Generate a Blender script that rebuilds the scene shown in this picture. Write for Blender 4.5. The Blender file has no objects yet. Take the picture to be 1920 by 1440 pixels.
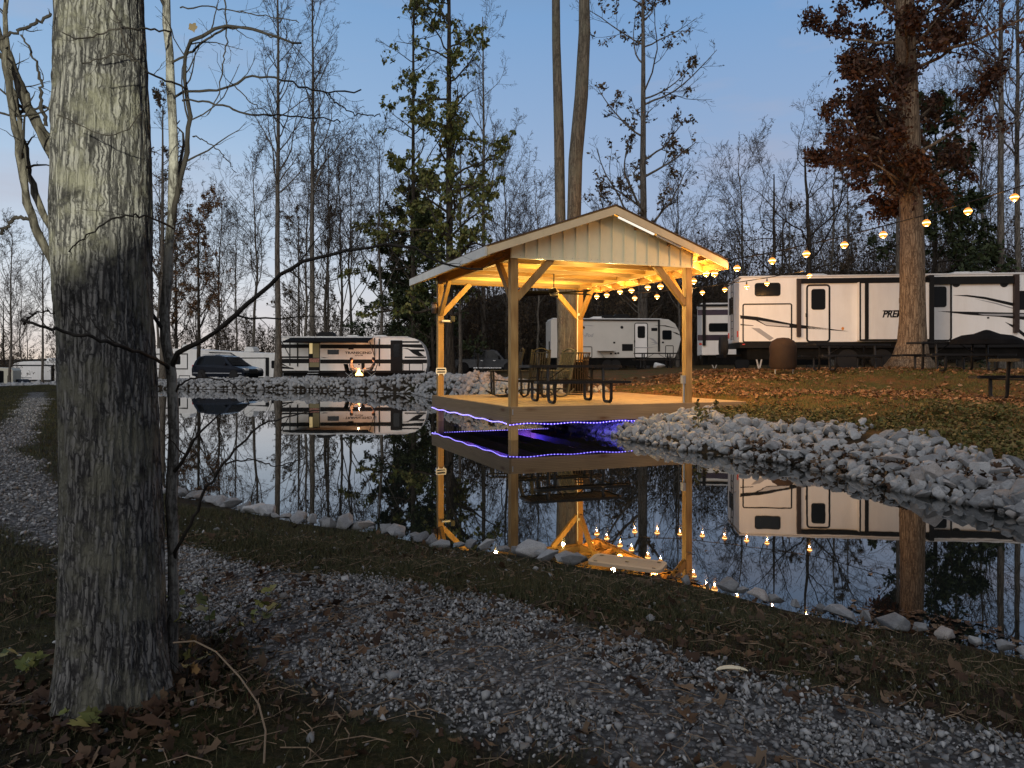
import bpy, bmesh, math, random
import numpy as np
from mathutils import Vector, Matrix
# ------------------------------------------------------------------ basics
F, CX, HZ, HC = 1397.0, 960.0, 680.0, 1.555      # focal length (px of the 1920 frame), horizon row, eye height
R = math.radians
col = bpy.context.scene.collection
sc = bpy.context.scene
rng = np.random.default_rng(7)
random.seed(7)

def tag(o, label=None, cat=None, group=None, kind=None):
    if label: o['label'] = label
    if cat: o['category'] = cat
    if group: o['group'] = group
    if kind: o['kind'] = kind
    return o
def empty(name, loc=(0, 0, 0), rz=0.0, label=None, cat=None, group=None):
    o = bpy.data.objects.new(name, None); o.empty_display_size = .2
    col.objects.link(o); o.location = loc; o.rotation_euler = (0, 0, rz)
    return tag(o, label, cat, group)
def link(name, me, parent=None, loc=None, rot=None, scale=None):
    o = bpy.data.objects.new(name, me); col.objects.link(o)
    if parent: o.parent = parent
    if loc is not None: o.location = loc
    if rot is not None: o.rotation_euler = rot
    if scale is not None: o.scale = scale if hasattr(scale, '__len__') else (scale,) * 3
    return o
def npmesh(name, v, f, mats, smooth=False, mi=None):
    """v (n,3), f list of arrays (all quads/tris arrays)"""
    me = bpy.data.meshes.new(name)
    v = np.asarray(v, dtype=np.float32)
    fs = f if isinstance(f, list) else [f]
    fs = [np.asarray(a, dtype=np.int32) for a in fs if len(a)]
    nl = sum(a.size for a in fs); nf = sum(len(a) for a in fs)
    me.vertices.add(len(v)); me.vertices.foreach_set('co', v.ravel())
    me.loops.add(nl); me.polygons.add(nf)
    me.loops.foreach_set('vertex_index', np.concatenate([a.ravel() for a in fs]))
    tot = np.concatenate([np.full(len(a), a.shape[1], dtype=np.int32) for a in fs])
    st = np.concatenate([[0], np.cumsum(tot)[:-1]]).astype(np.int32)
    me.polygons.foreach_set('loop_start', st)
    me.update(calc_edges=True)
    if mi is not None: me.polygons.foreach_set('material_index', np.asarray(mi, dtype=np.int32))
    if smooth: me.polygons.foreach_set('use_smooth', np.ones(nf, dtype=bool))
    for m in (mats if isinstance(mats, (list, tuple)) else [mats]): me.materials.append(m)
    me.validate(); me.update()
    return me
def rr(x0, z0, x1, z1, r=.05, n=4):
    """rounded rectangle outline"""
    pts = []
    for cx, cz, a0 in ((x1 - r, z0 + r, -90), (x1 - r, z1 - r, 0), (x0 + r, z1 - r, 90), (x0 + r, z0 + r, 180)):
        for i in range(n + 1):
            a = R(a0 + 90 * i / n); pts.append((cx + r * math.cos(a), cz + r * math.sin(a)))
    return pts
class MB:
    def __init__(s): s.v = []; s.f = []; s.m = []
    def _add(s, vs, fs, m=0):
        b = len(s.v); s.v += [tuple(p) for p in vs]; s.f += [tuple(b + i for i in f) for f in fs]; s.m += [m] * len(fs); return s
    def box(s, c, d, rz=0, m=0, M=None):
        x, y, z = d[0] / 2, d[1] / 2, d[2] / 2
        vs = [Vector((a * x, b * y, g * z)) for g in (-1, 1) for b in (-1, 1) for a in (-1, 1)]
        T = Matrix.Translation(c) @ (M if M is not None else Matrix.Rotation(rz, 4, 'Z'))
        return s._add([T @ p for p in vs], [(0, 2, 3, 1), (4, 5, 7, 6), (0, 1, 5, 4), (2, 6, 7, 3), (0, 4, 6, 2), (1, 3, 7, 5)], m)
    def b2(s, x0, y0, z0, x1, y1, z1, m=0):
        return s.box(((x0 + x1) / 2, (y0 + y1) / 2, (z0 + z1) / 2), (abs(x1 - x0), abs(y1 - y0), abs(z1 - z0)), m=m)
    def bar(s, p, q, w, h, up=(0, 0, 1), m=0):
        p, q = Vector(p), Vector(q); d = (q - p); L = d.length; d.normalize()
        u = Vector(up); a = d.cross(u)
        if a.length < 1e-4: a = d.cross(Vector((1, 0, 0)))
        a.normalize(); b = a.cross(d)
        M = Matrix((d, a, b)).transposed().to_4x4()
        return s.box((p + q) / 2, (L, w, h), m=m, M=M)
    def tube(s, path, r, n=8, m=0, cap=True):
        P = [Vector(p) for p in path]; k = len(P)
        rs = r if hasattr(r, '__len__') else [r] * k
        ref = Vector((0, 0, 1)); vs = []; last = None
        for i in range(k):
            t = (P[min(i + 1, k - 1)] - P[max(i - 1, 0)]).normalized()
            if last is None:
                a = t.cross(ref)
                if a.length < .05: a = t.cross(Vector((1, 0, 0)))
            else:
                a = last - t * last.dot(t)
            a.normalize(); last = a; b = t.cross(a)
            for j in range(n):
                th = 2 * math.pi * j / n
                vs.append(P[i] + (a * math.cos(th) + b * math.sin(th)) * rs[i])
        fs = [(i * n + j, i * n + (j + 1) % n, (i + 1) * n + (j + 1) % n, (i + 1) * n + j) for i in range(k - 1) for j in range(n)]
        if cap: fs += [tuple(range(n))[::-1], tuple((k - 1) * n + j for j in range(n))]
        return s._add(vs, fs, m)
    def lathe(s, c, prof, n=16, m=0, axis='Z'):
        vs = []
        for (r, z) in prof:
            for j in range(n):
                a = 2 * math.pi * j / n; x, y = r * math.cos(a), r * math.sin(a)
                p = (x, y, z) if axis == 'Z' else ((x, z, y) if axis == 'Y' else (z, x, y))
                vs.append((c[0] + p[0], c[1] + p[1], c[2] + p[2]))
        k = len(prof)
        fs = [(i * n + j, i * n + (j + 1) % n, (i + 1) * n + (j + 1) % n, (i + 1) * n + j) for i in range(k - 1) for j in range(n)]
        fs += [tuple(range(n))[::-1], tuple((k - 1) * n + j for j in range(n))]
        return s._add(vs, fs, m)
    def prism(s, pts, y0, y1, m=0):
        """outline in x,z extruded in y"""
        n = len(pts)
        vs = [(x, y0, z) for x, z in pts] + [(x, y1, z) for x, z in pts]
        fs = [tuple(range(n)), tuple(range(2 * n - 1, n - 1, -1))] + [(i, i + n, (i + 1) % n + n, (i + 1) % n) for i in range(n)]
        return s._add(vs, fs, m)
    def ring(s, outer, inner, y0, y1, m=0):
        n = len(outer)
        vs = [(x, y0, z) for x, z in outer] + [(x, y0, z) for x, z in inner] + [(x, y1, z) for x, z in outer] + [(x, y1, z) for x, z in inner]
        fs = []
        for i in range(n):
            j = (i + 1) % n
            fs += [(i, j, n + j, n + i), (2 * n + i, 3 * n + i, 3 * n + j, 2 * n + j), (i, 2 * n + i, 2 * n + j, j), (n + i, n + j, 3 * n + j, 3 * n + i)]
        return s._add(vs, fs, m)
    def mesh(s, name, mats, smooth=False, bevel=0, sharp=40):
        me = bpy.data.meshes.new(name); me.from_pydata(s.v, [], s.f)
        for m in (mats if isinstance(mats, (list, tuple)) else [mats]): me.materials.append(m)
        me.polygons.foreach_set('material_index', s.m)
        bm = bmesh.new(); bm.from_mesh(me)
        bmesh.ops.recalc_face_normals(bm, faces=bm.faces)
        if bevel:
            es = [e for e in bm.edges if len(e.link_faces) == 2 and e.calc_face_angle() > R(30)]
            bmesh.ops.bevel(bm, geom=es, offset=bevel, segments=2, affect='EDGES', profile=.6, clamp_overlap=True)
        if smooth:
            for f in bm.faces: f.smooth = True
            for e in bm.edges:
                if len(e.link_faces) == 2 and e.calc_face_angle() > R(sharp): e.smooth = False
        bm.to_mesh(me); bm.free(); me.update(); return me
    def build(s, name, mats, parent=None, smooth=False, bevel=0, loc=None, rot=None, sharp=40):
        return link(name, s.mesh(name, mats, smooth, bevel, sharp), parent, loc, rot)
def copy_tree(o, parent=None):
    c = o.copy(); col.objects.link(c)
    if parent: c.parent = parent
    for ch in list(o.children): copy_tree(ch, c)
    return c
def pos(px, Y): return (px - CX) * Y / F
def zz(py, Y): return HC + (HZ - py) * Y / F
def P3(px, py, Y): return (pos(px, Y), Y, zz(py, Y))
def tm(text, size, shear=0.0, bold=0.0, extrude=.002, sx=1.0):
    cu = bpy.data.curves.new('text', 'FONT'); cu.body = text; cu.size = size; cu.shear = shear
    cu.extrude = extrude; cu.offset = bold; cu.align_x = 'CENTER'; cu.align_y = 'CENTER'
    o = bpy.data.objects.new('lettering', cu); col.objects.link(o)
    dg = bpy.context.evaluated_depsgraph_get()
    me = bpy.data.meshes.new_from_object(o.evaluated_get(dg))
    bpy.data.objects.remove(o); me.transform(Matrix.Diagonal((sx, 1, 1, 1))); return me
# value noise
def _h(i, j, k, s):
    n = (i * 374761393 + j * 668265263 + k * 2147483647 + s * 974634777) & 0xffffffff
    n = ((n ^ (n >> 13)) * 1274126177) & 0xffffffff
    return ((n ^ (n >> 16)) & 0xffff) / 65535.0
def vn(x, y, z=0, s=0):
    x = np.asarray(x, float); y = np.asarray(y, float) + 0 * x; z = np.asarray(z, float) + 0 * x
    i, j, k = np.floor(x).astype(np.int64), np.floor(y).astype(np.int64), np.floor(z).astype(np.int64)
    fx, fy, fz = x - i, y - j, z - k
    fx, fy, fz = [t * t * (3 - 2 * t) for t in (fx, fy, fz)]
    r = 0
    for a in (0, 1):
        for b in (0, 1):
            for c in (0, 1):
                r = r + _h(i + a, j + b, k + c, s) * (fx if a else 1 - fx) * (fy if b else 1 - fy) * (fz if c else 1 - fz)
    return r * 2 - 1
def fbm(x, y, z=0, o=4, s=0):
    r = 0; a = 1
    for q in range(o):
        r = r + a * vn(np.asarray(x) * 2 ** q, np.asarray(y) * 2 ** q, np.asarray(z) * 2 ** q, s + q); a *= .5
    return r
def sst(a, b, x): t = np.clip((x - a) / (b - a), 0, 1); return t * t * (3 - 2 * t)

# ------------------------------------------------------------------ materials
class N:
    def __init__(s, name):
        s.m = bpy.data.materials.new(name); s.m.use_nodes = True; s.t = s.m.node_tree; s.t.nodes.clear()
        s.out = s.n('ShaderNodeOutputMaterial'); s.b = s.n('ShaderNodeBsdfPrincipled')
        s.l(s.b.outputs[0], s.out.inputs[0])
    def n(s, typ, **k):
        n = s.t.nodes.new(typ)
        for a, b in k.items(): setattr(n, a, b)
        return n
    def l(s, a, b): s.t.links.new(a, b)
    def coord(s, scale=(1, 1, 1), kind='Object'):
        tc = s.n('ShaderNodeTexCoord'); mp = s.n('ShaderNodeMapping'); mp.inputs['Scale'].default_value = scale
        s.l(tc.outputs[kind], mp.inputs[0]); return mp.outputs[0]
    def noise(s, vec, scale, det=5, rough=.6, dist=0):
        n = s.n('ShaderNodeTexNoise'); n.inputs['Scale'].default_value = scale; n.inputs['Detail'].default_value = det
        n.inputs['Roughness'].default_value = rough; n.inputs['Distortion'].default_value = dist; s.l(vec, n.inputs['Vector']); return n.outputs['Fac']
    def ramp(s, fac, stops):
        r = s.n('ShaderNodeValToRGB'); s.l(fac, r.inputs[0]); e = r.color_ramp.elements
        while len(e) < len(stops): e.new(.5)
        for q, (p, c) in zip(e, stops): q.position = p; q.color = (*c, 1) if len(c) == 3 else c
        return r.outputs[0]
    def mix(s, f, a, b, mode='MIX'):
        m = s.n('ShaderNodeMix', data_type='RGBA', blend_type=mode)
        for so, v in ((m.inputs[0], f), (m.inputs[6], a), (m.inputs[7], b)):
            if isinstance(v, (int, float)): so.default_value = v
            elif isinstance(v, tuple): so.default_value = (*v, 1)
            else: s.l(v, so)
        return m.outputs[2]
    def bump(s, h, st=.3, d=.01):
        b = s.n('ShaderNodeBump'); b.inputs['Strength'].default_value = st; b.inputs['Distance'].default_value = d
        s.l(h, b.inputs['Height']); s.l(b.outputs[0], s.b.inputs['Normal'])
    def base(s, c):
        if isinstance(c, tuple): s.b.inputs['Base Color'].default_value = (*c, 1)
        else: s.l(c, s.b.inputs['Base Color'])
    def rough(s, v, spec=.3, metal=0):
        s.b.inputs['Roughness'].default_value = v; s.b.inputs['Specular IOR Level'].default_value = spec; s.b.inputs['Metallic'].default_value = metal; return s
def simple(name, c, rough=.6, spec=.3, metal=0, var=.12, vs=3.0, bump=0):
    n = N(name); co = n.coord()
    f = n.noise(co, vs, 6, .65)
    a = tuple(max(0, x * (1 - var)) for x in c); b = tuple(min(1, x * (1 + var)) for x in c)
    n.base(n.ramp(f, [(.3, a), (.7, b)])); n.rough(rough, spec, metal)
    if bump: n.bump(n.noise(co, vs * 8, 4), bump, .005)
    return n.m
def emis(name, c, st, mixbase=(.02, .02, .02)):
    n = N(name); n.base(mixbase); n.b.inputs['Emission Color'].default_value = (*c, 1); n.b.inputs['Emission Strength'].default_value = st
    return n.m
def wood(name, axis, c0=(.27, .145, .045), c1=(.64, .42, .165), knots=True):
    n = N(name); sc_ = {'x': (.35, 6, 6), 'y': (6, .35, 6), 'z': (6, 6, .35)}[axis]
    co = n.coord(sc_); f = n.noise(co, 2.2, 8, .6, 1.4)
    k2 = {'x': (.8, 3.0, 3.0), 'y': (3.0, .8, 3.0), 'z': (3.0, 3.0, .8)}[axis]
    w = n.n('ShaderNodeTexWave', wave_type='RINGS'); w.inputs['Scale'].default_value = 1.6; w.inputs['Distortion'].default_value = 5; w.inputs['Detail'].default_value = 3
    n.l(co, w.inputs['Vector'])
    c = n.ramp(f, [(.28, c0), (.55, tuple((a + b) / 2 for a, b in zip(c0, c1))), (.8, c1)])
    c = n.mix(.35, c, n.ramp(w.outputs['Fac'], [(0, c0), (1, c1)]))
    big = n.noise(n.coord((1, 1, 1)), .9, 3)
    c = n.mix(n.ramp(big, [(.35, (0, 0, 0)), (.7, (.45, .45, .45))]), c, tuple(x * .8 + .03 for x in c0))
    if knots:
        v = n.n('ShaderNodeTexVoronoi'); v.inputs['Scale'].default_value = 1.25; n.l(n.coord(k2), v.inputs['Vector'])
        c = n.mix(n.ramp(v.outputs['Distance'], [(.06, (.95,) * 3), (.11, (.5,) * 3), (.2, (0, 0, 0))]), c, (.13, .06, .025))
    oi = n.n('ShaderNodeObjectInfo'); c = n.mix(1.0, c, n.ramp(oi.outputs['Random'], [(0, (.62, .60, .55)), (.5, (.9, .9, .9)), (1, (1.0, .97, .92))]), 'MULTIPLY')
    n.base(c); n.rough(.62, .25); n.bump(f, .25, .004); return n.m
def bark(name, dark, mid, light, sc=1.0, lichen=None, st=.8):
    n = N(name); co = n.coord((14 * sc, 14 * sc, 1.6 * sc)); f = n.noise(co, 1.5, 9, .68, .8)
    v = n.n('ShaderNodeTexVoronoi', feature='DISTANCE_TO_EDGE'); v.inputs['Scale'].default_value = 1.7
    nm = n.noise(n.coord((3 * sc,) * 3), 3, 4)
    cc = n.n('ShaderNodeVectorMath', operation='ADD'); n.l(co, cc.inputs[0]); n.l(nm, cc.inputs[1]); n.l(cc.outputs[0], v.inputs['Vector'])
    h = n.n('ShaderNodeMath', operation='MULTIPLY'); n.l(f, h.inputs[0])
    vr = n.ramp(v.outputs['Distance'], [(0, (.55,) * 3), (.25, (1, 1, 1))]); n.l(vr, h.inputs[1])
    c = n.ramp(h.outputs[0], [(.16, dark), (.34, mid), (.54, light)])
    if lichen:
        lf = n.noise(n.coord(), 2.2 * sc, 9, .72)
        c = n.mix(n.ramp(lf, [(.47, (0, 0, 0)), (.60, (.75,) * 3)]), c, lichen)
        df = n.noise(n.coord(), 3.1 * sc, 8, .7)
        c = n.mix(n.ramp(df, [(.30, (.8,) * 3), (.43, (0, 0, 0))]), c, dark)
    n.base(c); n.rough(.92, .1); n.bump(h.outputs[0], st, .02); return n.m
def leafm(name, cs, rough=.6):
    n = N(name); g = n.n('ShaderNodeNewGeometry')
    k = len(cs); c = n.ramp(g.outputs['Random Per Island'], [(i / max(1, k - 1), c) for i, c in enumerate(cs)])
    n.base(c); n.rough(rough, .25)
    return n.m
M = {}
for a in 'xyz': M['pine_' + a] = wood('pine_timber_' + a, a)
for a in 'xy': M['ply_' + a] = wood('roof_boards_' + a, a, (.36, .22, .07), (.64, .44, .16))
for a in 'xy': M['rim_' + a] = wood('weathered_rim_board_' + a, a, (.20, .135, .075), (.40, .29, .17))
M['deckwood'] = wood('deck_planks', 'y', (.40, .29, .15), (.66, .52, .32))
M['fascia_white'] = simple('weathered_white_board', (.62, .61, .57), .6)
M['cream_metal'] = simple('cream_ribbed_metal', (.85, .79, .53), .45, .4, var=.06)
M['shingle'] = simple('brown_shingles', (.11, .08, .065), .9, .1, var=.4, vs=14, bump=.6)
M['black'] = simple('black_powder_coat', (.012, .012, .013), .42, .25, var=.3)
M['blackmatte'] = simple('black_cloth', (.010, .010, .011), .9, .05, var=.3)
M['rubber'] = simple('tyre_rubber', (.02, .02, .021), .8, .2)
M['rv_white'] = simple('white_fibreglass', (.88, .87, .85), .38, .4, var=.035, vs=.8, bump=.04)
_m = M['rv_white']; _t = _m.node_tree; _b = [q for q in _t.nodes if q.type == 'BSDF_PRINCIPLED'][0]; _l = _b.inputs['Base Color'].links[0].from_socket
_c = _t.nodes.new('ShaderNodeTexCoord'); _p = _t.nodes.new('ShaderNodeMapping'); _p.inputs['Scale'].default_value = (1.6, 1.6, .3); _n = _t.nodes.new('ShaderNodeTexNoise'); _n.inputs['Scale'].default_value = 1.3; _n.inputs['Detail'].default_value = 8; _n.inputs['Roughness'].default_value = .7
_r = _t.nodes.new('ShaderNodeValToRGB'); _r.color_ramp.elements[0].position = .3; _r.color_ramp.elements[0].color = (.84, .82, .79, 1); _r.color_ramp.elements[1].position = .6; _r.color_ramp.elements[1].color = (1, 1, 1, 1)
_x = _t.nodes.new('ShaderNodeMix'); _x.data_type = 'RGBA'; _x.blend_type = 'MULTIPLY'; _x.inputs[0].default_value = .6
_t.links.new(_c.outputs['Object'], _p.inputs[0]); _t.links.new(_p.outputs[0], _n.inputs['Vector']); _t.links.new(_n.outputs['Fac'], _r.inputs[0]); _t.links.new(_l, _x.inputs[6]); _t.links.new(_r.outputs[0], _x.inputs[7]); _t.links.new(_x.outputs[2], _b.inputs['Base Color'])
M['rv_grey'] = simple('grey_fibreglass', (.36, .36, .37), .4, .4, var=.05)
M['rv_mid'] = simple('light_grey_paint', (.55, .55, .55), .4, .4, var=.05)
M['rv_dark'] = simple('charcoal_paint', (.012, .012, .013), .55, .12)
M['roofwhite'] = simple('white_roof_membrane', (.66, .67, .68), .6, .2)
M['chassis'] = simple('black_underframe', (.009, .009, .009), .85, .06, var=.4)
M['metal'] = simple('galvanised_steel', (.45, .46, .47), .4, .5, .7)
M['chrome'] = simple('bright_wheel_alloy', (.7, .7, .72), .25, .5, .9)
g = N('tinted_glass'); g.base((.006, .007, .008)); g.rough(.12, .22); M['glass'] = g.m
M['red'] = simple('red_lens', (.5, .03, .02), .3, .5)
M['amber'] = simple('amber_lens', (.7, .25, .03), .3, .5)
M['carblack'] = simple('dark_blue_car_paint', (.006, .009, .016), .22, .35, var=.1)
M['truck'] = simple('blue_black_truck_paint', (.008, .012, .02), .25, .35, var=.1)
M['plasticwhite'] = simple('white_plastic', (.72, .72, .70), .4, .4)
M['bulb'] = emis('amber_bulb_glass', (1.0, .31, .04), 1.5); M['filament'] = emis('bright_filament_band', (1.0, .60, .20), 9)
M['led'] = emis('blue_violet_diode', (.34, .28, 1.0), 5.0)
M['ledcord'] = emis('glowing_blue_cord', (.10, .05, 1.0), 1.7)
M['rope'] = emis('warm_rope_light', (1.0, .55, .13), 2.6)
M['flame'] = emis('flame', (1.0, .52, .12), 9.0)
M['insidelit'] = emis('lit_room_cream', (.9, .68, .32), .55, (.4, .35, .2))
M['insidedim'] = emis('dim_room_brown', (.35, .28, .12), .16, (.1, .08, .04))
M['strip'] = emis('glowing_white_strip', (1, .93, .82), .9, (.8, .8, .8))  # weak emission imitates light reflected by a white strip
M['wallglow'] = emis('amber_porch_lamp', (1.0, .6, .22), 5)
M['bark_big'] = bark('grey_poplar_bark', (.006, .006, .006), (.043, .043, .044), (.19, .19, .185), 2.3, (.14, .14, .11), 1.0)
M['bark_oak'] = bark('brown_oak_bark', (.03, .02, .014), (.14, .10, .068), (.27, .205, .14), .7)
M['bark_grey'] = bark('grey_woodland_bark', (.03, .026, .022), (.10, .088, .074), (.18, .16, .135), .5)
M['bark_twin'] = bark('pale_grey_bark', (.04, .034, .028), (.12, .105, .08), (.21, .185, .14), .5, (.17, .165, .12))
M['bark_dark'] = bark('dark_woodland_bark', (.012, .010, .008), (.04, .034, .028), (.075, .064, .05), .5)
M['bark_sap'] = bark('blotched_sapling_bark', (.02, .019, .017), (.065, .063, .058), (.18, .18, .17), 3.0, (.24, .24, .22), .4)
M['twig'] = simple('brown_grey_twigs', (.058, .046, .036), .9, .1, var=.25)
M['twig_light'] = simple('pale_brown_twigs', (.085, .068, .056), .9, .1, var=.25)
M['twig_near'] = simple('dark_sapling_twigs', (.022, .020, .018), .85, .15, var=.4, vs=12, bump=.5)
M['leaf_green'] = leafm('olive_green_leaves', [(.04, .055, .014), (.08, .10, .025), (.13, .14, .036), (.18, .165, .055), (.06, .08, .02)])
M['leaf_ever'] = leafm('dark_evergreen_leaves', [(.018, .028, .011), (.03, .044, .016), (.048, .064, .024)])
M['leaf_rust'] = leafm('rust_brown_leaves', [(.040, .019, .012), (.065, .028, .016), (.095, .043, .024), (.045, .022, .014), (.12, .07, .035)])
M['leaf_tan'] = leafm('sparse_tan_leaves', [(.09, .06, .035), (.13, .085, .05), (.06, .05, .025), (.10, .07, .04)])
M['leaf_orange'] = leafm('orange_brown_leaves', [(.16, .085, .04), (.22, .12, .055), (.11, .06, .03)])
M['fallen'] = leafm('fallen_leaf_litter', [(.022, .013, .008), (.05, .026, .015), (.09, .053, .03), (.032, .017, .010), (.14, .095, .06), (.018, .012, .008), (.04, .022, .014)], .75)  # leaf colours darkened to stand for tree shade on the near bank
M['fallen_warm'] = leafm('lawn_leaf_litter', [(.10, .048, .024), (.17, .085, .04), (.30, .17, .085), (.08, .04, .02), (.22, .115, .058), (.36, .24, .14)], .75)
M['grass'] = leafm('dull_autumn_grass', [(.018, .026, .008), (.030, .039, .012), (.058, .050, .024), (.013, .020, .006), (.09, .076, .042), (.024, .031, .010)], .8)  # near grass colours darkened to stand for shade from trees
M['grass_lawn'] = leafm('lawn_grass', [(.05, .07, .018), (.085, .105, .025), (.12, .11, .035), (.16, .11, .045), (.06, .075, .02)], .8)
M['cover'] = leafm('green_ground_cover', [(.035, .042, .012), (.07, .075, .02), (.11, .105, .03), (.17, .13, .05), (.13, .07, .03)], .7)
M['stone_gravel'] = leafm('blue_grey_gravel', [(.07, .075, .082), (.15, .158, .168), (.26, .272, .287), (.10, .106, .113), (.20, .209, .22), (.36, .375, .39), (.05, .054, .06), (.15, .143, .132), (.12, .126, .134), (.29, .303, .318)], .85)
def rockmat(name, a, b, c):
    n = N(name); co = n.coord(); oi = n.n('ShaderNodeObjectInfo')
    ad = n.n('ShaderNodeVectorMath', operation='ADD'); n.l(co, ad.inputs[0]); n.l(oi.outputs['Location'], ad.inputs[1])
    f = n.noise(ad.outputs[0], 5, 8, .7, .4); c1 = n.ramp(f, [(.3, a), (.5, b), (.72, c)])
    g = n.n('ShaderNodeNewGeometry')
    c2 = n.mix(.55, c1, n.ramp(oi.outputs['Random'], [(0, tuple(x * .45 for x in a)), (.35, a), (.6, b), (.85, tuple(x * 1.15 for x in c)), (.93, (.40, .33, .28)), (1, (.24, .21, .19))]))
    c2 = n.mix(.30, c2, n.ramp(g.outputs['Random Per Island'], [(0, tuple(x * .5 for x in a)), (1, c)]))
    fine = n.noise(ad.outputs[0], 32, 6, .75); c2 = n.mix(n.ramp(fine, [(.36, (.45,) * 3), (.5, (0, 0, 0))]), c2, tuple(x * .6 for x in a))
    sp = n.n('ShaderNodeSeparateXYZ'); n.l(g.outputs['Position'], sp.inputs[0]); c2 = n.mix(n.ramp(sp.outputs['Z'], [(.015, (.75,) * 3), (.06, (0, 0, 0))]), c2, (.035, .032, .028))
    n.base(c2); n.rough(.85, .2); n.bump(n.noise(ad.outputs[0], 16, 8, .75), .7, .02); return n.m
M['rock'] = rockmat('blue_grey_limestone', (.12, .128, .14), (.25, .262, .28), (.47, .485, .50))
M['rock_pink'] = rockmat('pinkish_grey_stone', (.24, .20, .20), (.40, .34, .33), (.54, .48, .46))
M['skin'] = simple('skin', (.45, .26, .18), .6); M['hair'] = simple('dark_hair', (.03, .02, .015), .7)
M['shirt'] = simple('grey_shirt', (.13, .12, .12), .8); M['jacket'] = simple('dark_jacket', (.05, .045, .05), .8); M['jeans'] = simple('dull_trousers', (.07, .075, .09), .8)
# ------------------------------------------------------------------ pond and terrain
def W(px, py): Y = 2172.0 / (py - HZ); return (pos(px, Y), Y)
near_sh = [W(*p) for p in [(300, 925), (400, 945), (480, 965), (580, 985), (700, 1000), (850, 1030), (960, 1040), (1100, 1065), (1250, 1085), (1350, 1110), (1480, 1145), (1600, 1170), (1750, 1195), (1920, 1235)]]
right_sh = [(6.2, 6.0), (5.06, 7.36)] + [W(*p) for p in [(1847, 953), (1713, 927), (1580, 893), (1513, 875), (1380, 857), (1280, 845), (1150, 818)]] + [(1.56, 19.2), (.36, 22.2), (-1.2, 24.6)]
far_sh = [(-2.64, 30), (-4.8, 37.2), (-9.6, 40.8), (-15.6, 43), (-21.6, 44.4), (-26, 44)]
shore = near_sh + [(3.9, 3.1), (6, 2.3), (8.4, 1.8), (10.8, 3.0), (9.6, 4.3), (7.8, 5.0)] + right_sh + far_sh + [(-23, 38), (-12, 24), (-7.8, 15.6), (-5.5, 10.8)]
SH = np.array(shore)
def sdist(x, y):
    x = np.asarray(x, float); y = np.asarray(y, float)
    best = np.full(x.shape, 1e9); ins = np.zeros(x.shape, bool); n = len(SH)
    for i in range(n):
        a, b = SH[i], SH[(i + 1) % n]; d = b - a
        t = np.clip(((x - a[0]) * d[0] + (y - a[1]) * d[1]) / (d @ d), 0, 1)
        best = np.minimum(best, np.hypot(x - a[0] - t * d[0], y - a[1] - t * d[1]))
        c = ((a[1] > y) != (b[1] > y)) & (x < (b[0] - a[0]) * (y - a[1]) / (b[1] - a[1] + 1e-12) + a[0]); ins ^= c
    return np.where(ins, -best, best)
def A_(px, py, Y): return (pos(px, Y), Y, zz(py, Y))
anch = [(0, 2, .17), (-2.4, 2.6, .17), (2, 1.6, .17), (0, 5, .14), (-2.2, 3.6, .16), (-4.6, 6, .2), (-7.5, 10, .28), (-14.5, 22, .42), (-21, 32, .5), (3, 2.6, .14), (4, 0, .17), (-6, 3, .22), (-4, -2, .2), (8, -2, .3), (-16, 10, .5), (-24, 20, .7),
        A_(1400, 795, 13.8), A_(1650, 815, 11.3), A_(1900, 865, 8.6), (7.5, 7.8, .5), (10, 6.5, .6), A_(1600, 740, 18), A_(1850, 762, 13.2), A_(1400, 712, 22), A_(1400, 697, 26), A_(1550, 697, 25), A_(1700, 693, 22.5), A_(1900, 699, 20), (24, 20, 1.3), (20, 12, 1.0), (16, 6, .9),
        A_(1200, 742, 20.5), A_(1130, 738, 22.5), A_(1060, 734, 24.6), A_(1150, 722, 25), A_(1200, 701, 35), A_(1150, 694, 44), A_(1320, 692, 38), A_(1000, 720, 28), A_(960, 715, 31), A_(900, 709, 36), A_(880, 702, 58), A_(1000, 694, 60), (20, 60, 1.3), (50, 60, 1.6), (30, 30, 1.3), (12, 45, 1.15),
        A_(650, 712, 48), A_(500, 714, 49), A_(780, 712, 46), A_(400, 713, 51), A_(300, 713, 54), A_(650, 708, 60), A_(330, 712, 72), (-45, 60, -1.2), (-45, 78, -2.2), (-54, 70, -2.2), (-30, 47, .1), (-28, 40, .25), (-36, 48, -.3), (-60, 60, -2), (-30, 95, -.4), (0, 100, 1.5), (40, 105, 2.5), (-60, 120, -2.4), (-40, 150, 0), (-12, 150, 10), (20, 150, 17), (60, 150, 19), (110, 140, 19), (160, 140, 19), (20, 240, 24), (100, 240, 26), (-80, 160, -2.5), (-60, 260, 4), (60, 10, 2.0), (-60, 20, .8)]
AN = np.array(anch)
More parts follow.
